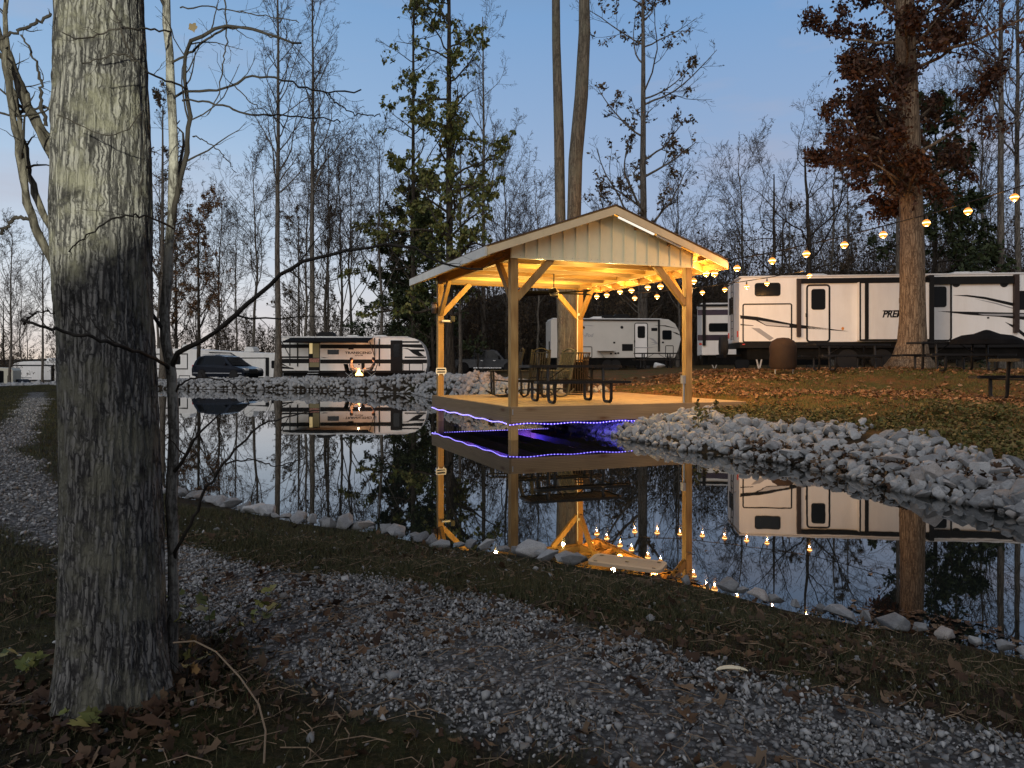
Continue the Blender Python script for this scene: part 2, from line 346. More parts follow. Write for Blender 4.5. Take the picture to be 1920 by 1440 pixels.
# gazebo frame
GA = R(21.6); gu = (math.cos(GA), math.sin(GA)); gv = (-math.sin(GA), math.cos(GA)); GO = (.024, 15.0)
GW, GL, ZD = 4.15, 5.28, .674
def gz(a, b, z=0): return (GO[0] + gu[0] * a + gv[0] * b, GO[1] + gu[1] * a + gv[1] * b, z)
def gloc(x, y): dx, dy = x - GO[0], y - GO[1]; return dx * gu[0] + dy * gu[1], dx * gv[0] + dy * gv[1]
def plateau(x, y):
    num = 0; den = 0
    for ax, ay, az in AN:
        d2 = (x - ax) ** 2 + (y - ay) ** 2
        w = 1 / (d2 + .15 + .004 * (ax * ax + ay * ay)) ** 2.2
        num = num + w * az; den = den + w
    return num / den
def terrain(x, y):
    x = np.atleast_1d(np.asarray(x, float)); y = np.atleast_1d(np.asarray(y, float))
    d = sdist(x, y); p = plateau(x, y)
    far = sst(9, 12, y) * 1.0 + (1 - sst(9, 12, y)) * sst(3.6, 4.6, x)
    wid = .5 + 1.5 * far * sst(-2, 2, x + (y > 30) * 0) + .8 * sst(30, 40, y)
    up = p * (.30 * sst(0, .25, d) + .70 * sst(0, 1, d / wid)) + .02 * sst(0, .2, d)
    dn = -.55 * sst(0, 1.6, -d) - .03
    nearz = (1 - far) * (y < 9)
    up = np.where(nearz > .5, p * (.15 * sst(0, .15, d) + .85 * sst(.15, 1.15, d)) + .015 * sst(0, .1, d), up)
    z = np.where(d > 0, up, dn)
    r = np.hypot(x, y)
    z = z + np.where(d > .1, .018 * fbm(x * 1.3, y * 1.3, 0, 3, 3) * sst(.1, .8, d) + .05 * fbm(x * .25, y * .25, 0, 2, 9) * sst(10, 30, r), 0)
    a, b = gloc(x, y)   # keep the soil below the deck
    ins = (a > -.5) & (a < 6.1) & (b > -.4) & (b < 6.0)
    z = np.where(ins, np.minimum(z, .50), z)
    return z
def tz(x, y): return float(terrain(x, y)[0])
# gravel path
path_pts = [(6.5, 1.0), (2.6, 2.12), (1.60, 2.56), (1.15, 2.78), (.6, 3.06), (.1, 3.42), (-.44, 3.80), (-1.1, 4.18), (-1.9, 4.58), (-3.0, 5.5), (-4.25, 6.7), (-5.3, 8.0), (-6.9, 9.9), (-8.85, 13.2), (-12.4, 19.3), (-17.2, 27)]
PP = np.array(path_pts)
def pdist(x, y):
    best = np.full(np.shape(x), 1e9)
    for a, b in zip(PP[:-1], PP[1:]):
        d = b - a; t = np.clip(((x - a[0]) * d[0] + (y - a[1]) * d[1]) / (d @ d), 0, 1)
        best = np.minimum(best, np.hypot(x - a[0] - t * d[0], y - a[1] - t * d[1]))
    return best
def gravelness(x, y):
    d = pdist(x, y) + .16 * fbm(x * 1.5, y * 1.5, 0, 4, 21)
    w = .30 + .27 * np.exp(-((np.asarray(x) + .35) / .9) ** 2) - .14 * sst(8.5, 11, y) - .12 * sst(1.1, 1.8, x)
    return 1 - sst(w, w + .26, d)
def near_gap(x, y): return y < 0
def axis(a, b, fine, coarse):
    s = [0.0]
    return None
xs = np.concatenate([-np.geomspace(26, 400, 50)[::-1], np.linspace(-26, -9, 130)[1:-1], np.linspace(-9, 12, 420)[1:-1], np.geomspace(12, 400, 90)])
ys = np.concatenate([-np.geomspace(1, 60, 25)[::-1], np.linspace(-1, 8, 200)[1:-1], np.linspace(8, 32, 260)[:-1], np.geomspace(32, 600, 160)])
GX, GY = np.meshgrid(xs, ys); nx, ny = len(xs), len(ys)
gxf, gyf = GX.ravel(), GY.ravel()
tzv = terrain(gxf, gyf)
vid = np.arange(nx * ny).reshape(ny, nx)
fq = np.stack([vid[:-1, :-1].ravel(), vid[:-1, 1:].ravel(), vid[1:, 1:].ravel(), vid[1:, :-1].ravel()], 1)
n = N('ground_soil_and_grass'); co = n.coord()
def attr(nm): a = n.n('ShaderNodeAttribute'); a.attribute_name = nm; return a.outputs['Fac']
f1 = n.noise(co, 1.3, 9, .7); f2 = n.noise(co, 9, 9, .75); f3 = n.noise(co, 45, 6, .7)
soil = n.ramp(f3, [(.32, (.004, .003, .002)), (.5, (.012, .009, .006)), (.68, (.042, .032, .022))])
gr = n.ramp(f3, [(.3, (.010, .013, .005)), (.5, (.024, .026, .010)), (.72, (.055, .046, .022))])
near = n.mix(n.ramp(f1, [(.42, (0, 0, 0)), (.58, (1, 1, 1))]), soil, gr)  # near soil and grass tones darkened in place of tree shade
lg = n.ramp(f3, [(.3, (.045, .050, .016)), (.55, (.085, .080, .028)), (.75, (.14, .10, .05))])
ll = n.ramp(f2, [(.35, (.09, .04, .018)), (.6, (.19, .09, .04))])
lawn = n.mix(n.ramp(f1, [(.40, (0, 0, 0)), (.60, (1, 1, 1))]), lg, ll)
c = n.mix(attr('lawn'), near, lawn)
vo = n.n('ShaderNodeTexVoronoi'); vo.inputs['Scale'].default_value = 38; n.l(co, vo.inputs['Vector'])
gv_ = n.ramp(vo.outputs['Color'], [(.1, (.05, .053, .058)), (.5, (.12, .125, .132)), (.9, (.26, .265, .275))])
gvd = n.mix(n.ramp(vo.outputs['Distance'], [(.35, (0, 0, 0)), (.75, (1, 1, 1))]), gv_, (.05, .05, .052))
c = n.mix(attr('gravel'), c, gvd)
c = n.mix(attr('mud'), c, (.028, .022, .015))
n.base(c); n.rough(.95, .1); n.bump(f3, .7, .03)
me = npmesh('ground', np.stack([gxf, gyf, tzv], 1), fq, n.m, smooth=True)
def setattr_(me, nm, v): a = me.attributes.new(nm, 'FLOAT', 'POINT'); a.data.foreach_set('value', np.asarray(v, np.float32))
dall = sdist(gxf, gyf)
lawnf = sst(9, 12, gyf) * sst(-3, 2, gxf) + sst(3.8, 4.8, gxf) * sst(4, 6, gyf); lawnf = np.clip(lawnf, 0, 1) * (1 - sst(34, 48, gyf) * .4)
setattr_(me, 'lawn', lawnf); setattr_(me, 'gravel', gravelness(gxf, gyf)); setattr_(me, 'mud', np.maximum(1 - sst(.0, .35, dall), (1 - sst(.75, 1.0, dall / np.interp(gyf, [6, 8.5, 11.5], [.9, 1.0, 1.6]))) * (gxf > 0) * (gyf > 6.0) + (1 - sst(2.4, 3.2, dall)) * (gyf > 16) * ((gxf > -2.5) | (gyf > 38))))
g = link('ground', me); tag(g, 'dull autumn ground with grass, soil and leaf litter around the pond', kind='structure')
# water
def offset(poly, o):
    out = []; n_ = len(poly)
    ar = sum(poly[i][0] * poly[(i + 1) % n_][1] - poly[(i + 1) % n_][0] * poly[i][1] for i in range(n_)); sg = 1 if ar > 0 else -1
    for i in range(n_):
        p, q, r_ = np.array(poly[i - 1]), np.array(poly[i]), np.array(poly[(i + 1) % n_])
        a = (q - p) / np.linalg.norm(q - p); b = (r_ - q) / np.linalg.norm(r_ - q); t = a + b; t /= np.linalg.norm(t)
        out.append(tuple(q + sg * o * np.array([t[1], -t[0]])))
    return out
n = N('still_dark_pond_water'); n.base((.006, .008, .008)); n.b.inputs['Roughness'].default_value = .012; n.b.inputs['IOR'].default_value = 1.55
n.b.inputs['Specular IOR Level'].default_value = .75
co = n.coord((1, .5, 1)); wn = n.noise(co, 1.1, 3, .5); n.bump(wn, .014, .06)
bm = bmesh.new(); bm.faces.new([bm.verts.new((x, y, 0)) for x, y in offset(shore, .32)]); bmesh.ops.triangulate(bm, faces=bm.faces)
me = bpy.data.meshes.new('pond_water'); bm.to_mesh(me); bm.free(); me.materials.append(n.m)
if me.polygons[0].normal.z < 0: me.flip_normals()
tag(link('pond_water', me), 'still dark pond mirroring the pavilion and the sky', kind='structure')

# ------------------------------------------------------------------ scatter helpers
def rotm(n_, rg, tilt=None):
    """random rotation matrices (n,3,3); tilt limits the lean"""
    a = rg.uniform(0, 2 * np.pi, n_); ca, sa = np.cos(a), np.sin(a)
    b = rg.uniform(0, np.pi, n_) if tilt is None else np.abs(rg.normal(0, tilt, n_)); cb, sb = np.cos(b), np.sin(b)
    c_ = rg.uniform(0, 2 * np.pi, n_); cc, sc_ = np.cos(c_), np.sin(c_)
    Z = np.zeros(n_); O = np.ones(n_)
    Rz = np.stack([ca, -sa, Z, sa, ca, Z, Z, Z, O], 1).reshape(-1, 3, 3)
    Rx = np.stack([O, Z, Z, Z, cb, -sb, Z, sb, cb], 1).reshape(-1, 3, 3)
    Rz2 = np.stack([cc, -sc_, Z, sc_, cc, Z, Z, Z, O], 1).reshape(-1, 3, 3)
    return Rz2 @ Rx @ Rz
def scatter(name, P, size, protoV, protoF, mat, rg, tilt=None, aniso=(.7, 1.3), parent=None, smooth=False):
    """one mesh: proto copied to each point P with random rotation and scale"""
    n_ = len(P); k = rg.integers(0, len(protoV), n_); vs = []; fs = {3: [], 4: []}; off = 0
    Rm = rotm(n_, rg, tilt); sz = np.asarray(size) * np.ones(n_); sxyz = rg.uniform(*aniso, (n_, 3))
    for q in range(len(protoV)):
        ix = np.where(k == q)[0]
        if not len(ix): continue
        V = protoV[q][None] * sxyz[ix][:, None, :] * sz[ix][:, None, None]
        V = np.einsum('nij,nkj->nki', Rm[ix], V) + P[ix][:, None, :]
        m_ = V.shape[1]
        for fa in protoF[q]:
            fa = np.asarray(fa); fs[fa.shape[1]].append((fa[None] + (off + np.arange(len(ix)) * m_)[:, None, None]).reshape(-1, fa.shape[1]))
        vs.append(V.reshape(-1, 3)); off += len(ix) * m_
    me = npmesh(name, np.concatenate(vs), [np.concatenate(a) for a in fs.values() if a], mat, smooth)
    return link(name, me, parent)
def hull_proto(seed, npt=13, bevel=0.0, flat=.75):
    rg = np.random.default_rng(seed); p = rg.normal(size=(npt, 3)); p /= np.linalg.norm(p, axis=1)[:, None]; p *= rg.uniform(.8, 1.0, (npt, 1)); p *= np.array([1, rg.uniform(.7, .95), flat])
    bm = bmesh.new()
    for q in p: bm.verts.new(q * .5)
    r_ = bmesh.ops.convex_hull(bm, input=bm.verts); bmesh.ops.delete(bm, geom=[v for v in bm.verts if not v.link_faces], context='VERTS')
    bmesh.ops.dissolve_limit(bm, angle_limit=R(14), verts=bm.verts, edges=bm.edges)
    if bevel: bmesh.ops.bevel(bm, geom=list(bm.edges), offset=bevel, segments=2, affect='EDGES', profile=.55, clamp_overlap=True)
    bmesh.ops.triangulate(bm, faces=bm.faces)
    V = np.array([v.co[:] for v in bm.verts]); F_ = np.array([[v.index for v in f.verts] for f in bm.faces]) if not bm.verts.ensure_lookup_table() and not bm.verts.index_update() else None
    bm.free(); return V, F_
def protos(n_, **k):
    a = [hull_proto(i + k.pop('s0', 0) if False else i, **k) for i in range(n_)]
    return [x[0] for x in a], [[x[1]] for x in a]
gpV, gpF = protos(8, npt=9)
# near gravel: loose stones on the path
def sample(n_, x0, x1, y0, y1, fn, rg):
    x = rg.uniform(x0, x1, n_); y = rg.uniform(y0, y1, n_); k = rg.uniform(0, 1, n_) < fn(x, y); return x[k], y[k]
rg = np.random.default_rng(11)
def gfn(x, y):
    hole = sst(-.05, .25, fbm(x * 1.7, y * 1.7, 0, 3, 33) - .15 + .12 * sst(.8, 2, x))
    return np.clip(gravelness(x, y) * (1 - .75 * hole) + .012, 0, 1) * (sdist(x, y) > .25)
x, y = sample(150000, -3.2, 4.2, 1.9, 6.6, gfn, rg)
x2, y2 = sample(90000, -15, -3.0, 5.2, 23, lambda a, b: gravelness(a, b) * (a < 0), rg)
x = np.concatenate([x, x2]); y = np.concatenate([y, y2])
sz = np.where(x > -3.1, rg.lognormal(math.log(.0215), .36, len(x)), rg.lognormal(math.log(.036), .3, len(x)))
z = terrain(x, y) + sz * .12 + rg.uniform(0, .012, len(x))
tag(scatter('gravel', np.stack([x, y, z], 1), sz, gpV, gpF, M['stone_gravel'], rg, aniso=(.6, 1.25)), 'loose blue grey gravel spread along the path by the pond', 'gravel', kind='stuff')
# grass blades (two triangles each)
def blades(name, x, y, h, w, mat, rg, lean=.6, seg=2, group=None):
    n_ = len(x); z = terrain(x, y) - .005; a = rg.uniform(0, 2 * np.pi, n_); h = h * rg.uniform(.5, 1.3, n_); w = w * rg.uniform(.6, 1.3, n_)
    d = np.stack([np.cos(a), np.sin(a)], 1); s = np.stack([-d[:, 1], d[:, 0]], 1); le = rg.uniform(.1, lean, n_) * h
    b = np.stack([x, y], 1)
    def pt(off, side, zz_): return np.column_stack([b + d * (le * off)[:, None] + s * (w * side)[:, None], z + h * zz_])
    V = np.stack([pt(0, -.5, 0), pt(0, .5, 0), pt(.35, .35, .6), pt(.35, -.35, .6), pt(1.0, 0, .95)], 1).reshape(-1, 3)
    o = (np.arange(n_) * 5)[:, None]
    me = npmesh(name, V, [o + np.array([[0, 1, 2, 3]]), o + np.array([[3, 2, 4]])], mat)
    return link(name, me)
def grassfn(x, y):
    return (1 - gravelness(x, y)) * (sdist(x, y) > .15) * (.30 + .70 * sst(-.15, .3, fbm(x * .9, y * .9, 0, 3, 51))) * (.35 + .65 * sst(2.9, 3.8, y + .25 * x))
x, y = sample(420000, -4.2, 4.6, 1.9, 7.5, grassfn, rg)
tag(blades('grass', x, y, .045, .0032, M['grass'], rg, 1.5), 'short dull grass on the near bank and beside the gravel', 'grass', kind='stuff')
x, y = sample(230000, -22, -3.6, 5, 36, lambda a, b: (1 - gravelness(a, b)) * (sdist(a, b) > .2), rg)
tag(blades('grass', x, y, .06, .008, M['grass'], rg, 1.0), 'grass verge beside the path at the far left', 'grass', kind='stuff')
def lawnfn(x, y):
    d = sdist(x, y); a, b = gloc(x, y); ins = (a > -.3) & (a < 5.9) & (b > -.2) & (b < 5.8)
    return (d > np.interp(y, [6, 8.5, 11.5], [1.0, 1.2, 1.75])) * (~ins) * (.35 + .65 * sst(-.2, .3, fbm(x * .5, y * .5, 0, 3, 61)))
x, y = sample(190000, 2.5, 19, 7, 25, lawnfn, rg)
tag(blades('grass', x, y, .06, .010, M['grass_lawn'], rg, .9), 'lawn grass rising from the rock bank to the trailers', 'grass', kind='stuff')
# leaves: lobed outline, bent
def leaf_proto(seed, lobes=5):
    rg = np.random.default_rng(seed); n_ = 14; a = np.linspace(0, 2 * np.pi, n_, endpoint=False)
    r_ = .5 * (1 + .28 * np.cos(a * lobes + rg.uniform(0, 6))) * rg.uniform(.8, 1.1, n_)
    x = r_ * np.cos(a) * 1.25; y = r_ * np.sin(a) * .75; z = .28 * y ** 2 * rg.uniform(-1, 4) + .25 * x ** 2 * rg.uniform(-.5, 2) + rg.normal(0, .03, n_)
    V = np.vstack([[0, 0, 0], np.stack([x, y, z], 1)]); return V, [np.array([[0, i + 1, (i + 1) % n_ + 1] for i in range(n_)])]
lp = [leaf_proto(i, 4 + i % 4) for i in range(7)]; lV = [a for a, b in lp]; lF = [b for a, b in lp]
def nearleaf(x, y): return (sdist(x, y) > .05) * (.05 + .9 * sst(.0, .45, fbm(x * 1.2, y * 1.2, 0, 3, 71)) + .4 * (1 - sst(2.4, 3.3, y + .3 * x)))
x, y = sample(9500, -3.4, 4.4, 1.95, 6.8, nearleaf, rg)
tag(scatter('fallen_leaves', np.stack([x, y, terrain(x, y) + .012], 1), rg.lognormal(math.log(.036), .38, len(x)), lV, lF, M['fallen'], rg, tilt=.8), 'brown oak leaves fallen over the near bank and gravel', 'fallen leaves', kind='stuff')
x, y = sample(36000, 1.5, 22, 9, 30, lambda a, b: (sdist(a, b) > 1.9) * (.10 + .90 * sst(-.2, .45, fbm(a * .45, b * .45, 0, 3, 81) + .035 * (b - 15))), rg)
a_, b_ = gloc(x, y); k = ~((a_ > -.2) & (a_ < 5.8) & (b_ > -.1) & (b_ < 5.7)); x, y = x[k], y[k]
tag(scatter('fallen_leaves', np.stack([x, y, terrain(x, y) + .04], 1), rg.uniform(.045, .12, len(x)), lV, lF, M['fallen_warm'], rg, tilt=.5), 'rust coloured leaves covering the lawn below the trailers', 'fallen leaves', kind='stuff')
a = rg.uniform(0, 6.28, 420); q = rg.uniform(.2, .62, 420); x = -1.62 + np.cos(a) * q; y = 3.05 + np.sin(a) * q
tag(scatter('fallen_leaves', np.stack([x, y, terrain(x, y) + rg.uniform(.01, .035, 420)], 1), rg.lognormal(math.log(.042), .35, 420), lV, lF, M['fallen'], rg, tilt=1.0), 'leaves drifted against the foot of the big trunk', 'fallen leaves', kind='stuff')
# twigs and straw on the ground
x, y = sample(3600, -3.2, 3.6, 1.95, 6, lambda a, b: (.6 + 0 * a) * (sdist(a, b) > .1), rg)
mbx = MB()
for px_, py_ in zip(x[:2000], y[:2000]):
    L = random.uniform(.03, .20); a = random.uniform(0, math.pi); z0 = tz(px_, py_) + .008
    p = [(px_, py_, z0), (px_ + L * .5 * math.cos(a), py_ + L * .5 * math.sin(a), z0 + random.uniform(.004, .02)), (px_ + L * math.cos(a + .3), py_ + L * math.sin(a + .3), z0 + random.uniform(-.002, .02))]
    mbx.tube(p, random.uniform(.0008, .0026), 4)
tag(mbx.build('twig_litter', simple('straw_and_twigs', (.16, .12, .085), .9, .1, var=.7, vs=20)), 'dry twigs and straw strewn on the near ground', 'twigs', kind='stuff')
# leafy ground cover along the lawn edge
def coverfn(x, y): d = sdist(x, y); return (d > np.interp(y, [6, 8.5, 11.5], [.95, 1.1, 1.6])) * (d < 3.8) * (x > 3.2) * sst(-.35, .15, fbm(x * .9, y * .9, 0, 2, 91) + .4 - .25 * np.abs(d - 2.2)) * (~((gloc(x, y)[0] < 5.1) & (gloc(x, y)[1] > -.3)))
x, y = sample(52000, 3, 9.5, 6.5, 16.5, coverfn, rg)
hh = rg.uniform(.0, .09, len(x))
tag(scatter('ground_cover', np.stack([x, y, terrain(x, y) + hh], 1), rg.uniform(.03, .07, len(x)), lV, lF, M['cover'], rg, tilt=.9), 'low green leafy plants along the top of the rock bank', 'ground cover', kind='stuff')
# floating leaves on the pond by the near shore
x, y = sample(1800, .8, 3.4, 3.6, 5.6, lambda a, b: (sdist(a, b) < -.04) * (sdist(a, b) > -.45) * sst(.0, .35, fbm(a * 2, b * 2, 0, 2, 95)), rg)
tag(scatter('floating_leaves', np.stack([x, y, 0 * x + .006], 1), rg.uniform(.02, .05, len(x)), lV, lF, M['fallen'], rg, tilt=.1), 'leaves floating on the pond along the near edge', 'floating leaves', kind='stuff')

x, y = sample(900, -14, 6, 4.2, 34, lambda a, b: (sdist(a, b) < -.1) * .6, rg); k = ~((gloc(x, y)[0] > -.3) & (gloc(x, y)[0] < 5) & (gloc(x, y)[1] > -.3) & (gloc(x, y)[1] < 5.6)); x, y = x[k], y[k]
tag(scatter('floating_leaves', np.stack([x, y, 0 * x + .005], 1), rg.uniform(.015, .05, len(x)), lV, lF, M['fallen'], rg, tilt=.05), 'scattered single leaves floating on the open pond', 'floating leaves', kind='stuff')
# ------------------------------------------------------------------ rocks
rp = [hull_proto(100 + i, npt=12 + i % 4, bevel=.025, flat=[.6, .75, .9][i % 3]) for i in range(12)]
rV = [a for a, b in rp]; rF = [[b] for a, b in rp]
def rough_rock(i, mat):
    V, F_ = rp[i]; me = npmesh('rock', V, [F_], mat)
    bm = bmesh.new(); bm.from_mesh(me); bmesh.ops.subdivide_edges(bm, edges=bm.edges, cuts=2, use_grid_fill=True)
    co = np.array([v.co[:] for v in bm.verts]); nn = fbm(co[:, 0] * 4, co[:, 1] * 4, co[:, 2] * 4, 3, i) * .022
    for v, d in zip(bm.verts, nn): v.co += v.normal * float(d)
    for f in bm.faces: f.smooth = True
    for e in bm.edges:
        if len(e.link_faces) == 2 and e.calc_face_angle() > R(22): e.smooth = False
    bm.to_mesh(me); bm.free(); return me
rock_me = [rough_rock(i, M['rock']) for i in range(12)]
pink_me = [rough_rock(i, M['rock_pink']) for i in range(4)]
def along(pts, step):
    out = []; pts = [np.array(p) for p in pts]
    for a, b in zip(pts[:-1], pts[1:]):
        L = np.linalg.norm(b - a); n_ = max(1, int(L / step)); t = (b - a) / L
        for i in range(n_): out.append((a + t * (i + .5) * L / n_, t))
    return out
cand = []   # (x, y, z, size, zone)
# right bank
bank = [(6.3, 5.6)] + right_sh[1:]
for row, (d0, s0) in enumerate([(.0, .22), (.08, .24), (.18, .25), (.33, .25), (.48, .26), (.63, .26), (.78, .26), (.94, .26), (1.10, .26), (1.26, .25), (1.42, .24), (1.58, .23), (1.72, .21)]):
    for p, t in along(bank[:10], .145):
        nrm = np.array([t[1], -t[0]]); off = d0 + random.uniform(-.09, .09)
        q = p + nrm * off * float(np.interp(p[1], [6, 8.5, 11.5], [.50, .63, 1.0])) + t * random.uniform(-.09, .09)
        s = min(.34, s0 * .80 * random.lognormvariate(0, .32))
        if sdist(*q) < -.25: continue
        a_, b_ = gloc(*q)
        if a_ < 4.6 and b_ > -.05 and d0 > .9: continue
        cand.append((q[0], q[1], tz(*q) + s * .10 + random.uniform(-.02, .06), s, 'bank'))
for p, t in along(near_sh[:] + [(3.9, 3.1)], .108):
    q = p + np.array([-t[1], t[0]]) * random.uniform(-.02, .09) * -1
    if random.random() < .08 or (.55 < q[0] < 1.12): continue
    cand.append((q[0], q[1], .060 + random.uniform(-.015, .02), .145 * random.lognormvariate(0, .33) * (1.2 if q[1] > 5.5 else .9), 'edge'))
near_c = sorted([c for c in cand], key=lambda c: -(c[3] / c[1]))
edge = [c for c in cand if c[4] == 'edge']; bankc = sorted([c for c in cand if c[4] == 'bank'], key=lambda c: -(c[3] / c[1]))
keep = edge + bankc[:298 - len(edge)]; rest = bankc[298 - len(edge):]
for c in keep:
    me = random.choice(rock_me)
    fl = random.uniform(.6, .9) if c[4] == 'edge' else random.uniform(.7, 1.0)
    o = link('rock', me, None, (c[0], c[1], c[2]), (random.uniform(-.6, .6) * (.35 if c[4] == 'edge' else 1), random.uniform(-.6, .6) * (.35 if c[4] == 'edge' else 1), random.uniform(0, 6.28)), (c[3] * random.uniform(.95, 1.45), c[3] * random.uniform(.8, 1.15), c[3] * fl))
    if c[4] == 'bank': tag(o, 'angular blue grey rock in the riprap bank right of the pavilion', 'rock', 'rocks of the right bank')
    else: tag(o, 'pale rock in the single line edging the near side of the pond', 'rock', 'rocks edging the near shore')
# far rocks: stuff
far = [(c[0], c[1], c[2], c[3]) for c in rest]
for p, t in along(bank[:10], .085):   # small filler stones
    for q_ in range(16):
        dd = random.uniform(-.08, 1.78); q = p + np.array([t[1], -t[0]]) * dd * float(np.interp(p[1], [6, 8.5, 11.5], [.50, .63, 1.0])) + t * random.uniform(-.1, .1)
        if sdist(*q) > -.1 and not (gloc(*q)[0] < 4.6 and gloc(*q)[1] > -.05 and dd > .9): far.append((q[0], q[1], tz(*q) + .015, random.uniform(.06, .15)))
for p, t in along([right_sh[8], right_sh[9], right_sh[10], right_sh[11], far_sh[0], far_sh[1]], .22):
    for d0 in np.arange(-.15, 2.6, .22):
        nrm = np.array([t[1], -t[0]]); q = p + nrm * (d0 + random.uniform(-.08, .08)); 
        far.append((q[0], q[1], tz(*q) + .05, .27 * random.lognormvariate(0, .25)))
for p, t in along(far_sh[1:] + [(-23, 38)], .27):
    for d0 in np.arange(-.1, 3.0, .27):
        nrm = np.array([t[1], -t[0]]); q = p + nrm * (d0 + random.uniform(-.1, .1)); far.append((q[0], q[1], tz(*q) + .06, .32 * random.lognormvariate(0, .3)))
far = np.array([f for f in far if sdist(f[0], f[1]) > -.3])
a_, b_ = gloc(far[:, 0], far[:, 1]); # leaves caught between rocks and water
lx, ly = sample(9000, 2.5, 7, 6, 12.5, lambda a, b: (sdist(a, b) > -.02) * (sdist(a, b) < .9) * sst(-.1, .25, fbm(a * 1.5, b * 1.5, 0, 2, 97)), rg)
tag(scatter('fallen_leaves', np.stack([lx, ly, terrain(lx, ly) + rg.uniform(.02, .11, len(lx))], 1), rg.uniform(.04, .09, len(lx)), lV, lF, M['fallen'], rg, tilt=.9), 'brown leaves caught among the rocks of the right bank', 'fallen leaves', kind='stuff')
lim = np.where((a_ > -.6) & (a_ < 6) & (b_ > -.3) & (b_ < 6), .46 - far[:, 3] * .4, 99)
far[:, 2] = np.minimum(far[:, 2], lim)
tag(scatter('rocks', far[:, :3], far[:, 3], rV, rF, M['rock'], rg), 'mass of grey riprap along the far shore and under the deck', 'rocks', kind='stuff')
# pinkish heap of stone behind the deck on the left
x = rg.normal(0, .9, 420); y = rg.normal(0, 1.3, 420); hx = np.exp(-(x ** 2 + (y / 1.4) ** 2) / 1.1) * .42
cx_, cy_ = pos(893, 27.5), 27.5
pts = np.stack([cx_ + x, cy_ + y, terrain(cx_ + x, cy_ + y) + hx * rg.uniform(.6, 1.0, 420)], 1)
tag(scatter('rocks', pts, rg.uniform(.2, .36, 420), rV, rF, M['rock_pink'], rg), 'heap of pinkish stones behind the left corner of the deck', 'rocks', kind='stuff')
# ------------------------------------------------------------------ pavilion
pav = empty('pavilion', (GO[0], GO[1], 0), GA, 'open timber pavilion with a ribbed metal gable standing on a wooden deck over the pond', 'pavilion')
ZB, ZE, ZP, OH, GF, GB = 3.65, 3.80, 4.79, .72, .48, .36
SLP = (ZP - ZE) / (GW / 2 + OH)
def zr(x): return ZP - abs(x - GW / 2) * SLP
PS = .158
for (x, y, zb) in ((0, 0, -.4), (GW, 0, .3), (0, GL, -.4), (GW, GL, .3)):
    MB().b2(x - PS / 2, y - PS / 2, zb, x + PS / 2, y + PS / 2, ZB).build('post', M['pine_z'], pav, bevel=.006)
for x in (0, GW):
    MB().b2(x - .045, -.10, ZB, x + .045, GL + .10, ZB + .235).build('beam', M['pine_y'], pav, bevel=.004)
for y in (-.03, GL + .03):
    MB().b2(.05, y - .04, ZB + .004, GW - .05, y + .04, ZB + .225).build('beam', M['pine_x'], pav, bevel=.004)
BR = .80
for x, y in ((0, 0), (GW, 0), (0, GL), (GW, GL)):
    sx, sy = (1 if x == 0 else -1), (1 if y == 0 else -1)
    MB().bar((x + sx * .06, y - sy * .02, ZB - BR), (x + sx * (BR + .04), y - sy * .02, ZB + .03), .10, .135, up=(0, 0, 1)).build('knee_brace', M['pine_z'], pav, bevel=.004)
    MB().bar((x, y + sy * .06, ZB - BR), (x, y + sy * (BR + .04), ZB + .03), .10, .135, up=(0, 0, 1)).build('knee_brace', M['pine_z'], pav, bevel=.004)
for y in np.arange(.32, GL, .70):
    for s in (-1, 1):
        x1 = GW / 2 + s * (GW / 2 + OH - .03)
        MB().bar((GW / 2 + s * .02, y, zr(GW / 2) - .12), (x1, y, zr(x1) - .12), .04, .14).build('rafter', M['pine_x'], pav)
    MB().b2(.05, y - .045 - .02, ZB + .045, GW - .05, y - .045 + .02, ZB + .185).build('ceiling_joist', M['pine_x' if int(y * 10) % 2 else 'rim_x'], pav)  # alternating light and dark wood imitates the shading between joists
for y in (-.24, GL + .18):     # lookout blocks under the gable overhang
    for s in (-1, 1):
        for t in (.25, .55, .85, 1.0):
            x = GW / 2 + s * (GW / 2 + OH - .06) * t
            MB().box((x, y, zr(x) - .11), (.04, .36, .11)).build('lookout', M['pine_y'], pav)
for s in (-1, 1):
    xa, xb = GW / 2, GW / 2 + s * (GW / 2 + OH)
    mb = MB(); t = .022
    for k, (y0, y1, off, mt) in enumerate([(-GF, GL + GB, 0, 1), (-GF - .025, GL + GB + .025, .024, 0)]):
        vs = [(xa, y0, ZP + off), (xb, y0, zr(xb) + off), (xb, y1, zr(xb) + off), (xa, y1, ZP + off)]
        vs += [(a, b, c - t) for a, b, c in vs]
        mb._add(vs, [(0, 1, 2, 3), (7, 6, 5, 4), (0, 4, 5, 1), (1, 5, 6, 2), (2, 6, 7, 3), (3, 7, 4, 0)], mt)
    mb.build('roof', [M['shingle'], M['ply_x']], pav)
    # barge boards front and rear, eave fascia
    for y, m_ in ((-GF, 'cream_metal'), (GL + GB, 'pine_x')):
        pts = [(xa, ZP - .025), (xb, zr(xb) - .025), (xb, zr(xb) - .175), (xa, ZP - .185)]
        MB().prism(pts, y - .02, y + .02).build('barge_board', simple('barge_cream', (.66, .54, .34), .55) if y < 0 else M['pine_x'], pav, bevel=.003)
    MB().b2(xb - .02 + s * .02, -GF + .03, ZE - .19, xb + .02 + s * .02, GL + GB - .03, ZE - .012).build('eave_fascia', M['fascia_white'] if s < 0 else M['pine_y'], pav)
    MB().b2(xb - s * .06 - .018, -GF + .03, ZE - .17, xb - s * .06 + .018, GL + GB - .03, ZE - .03).build('sub_fascia', M['pine_y'], pav)
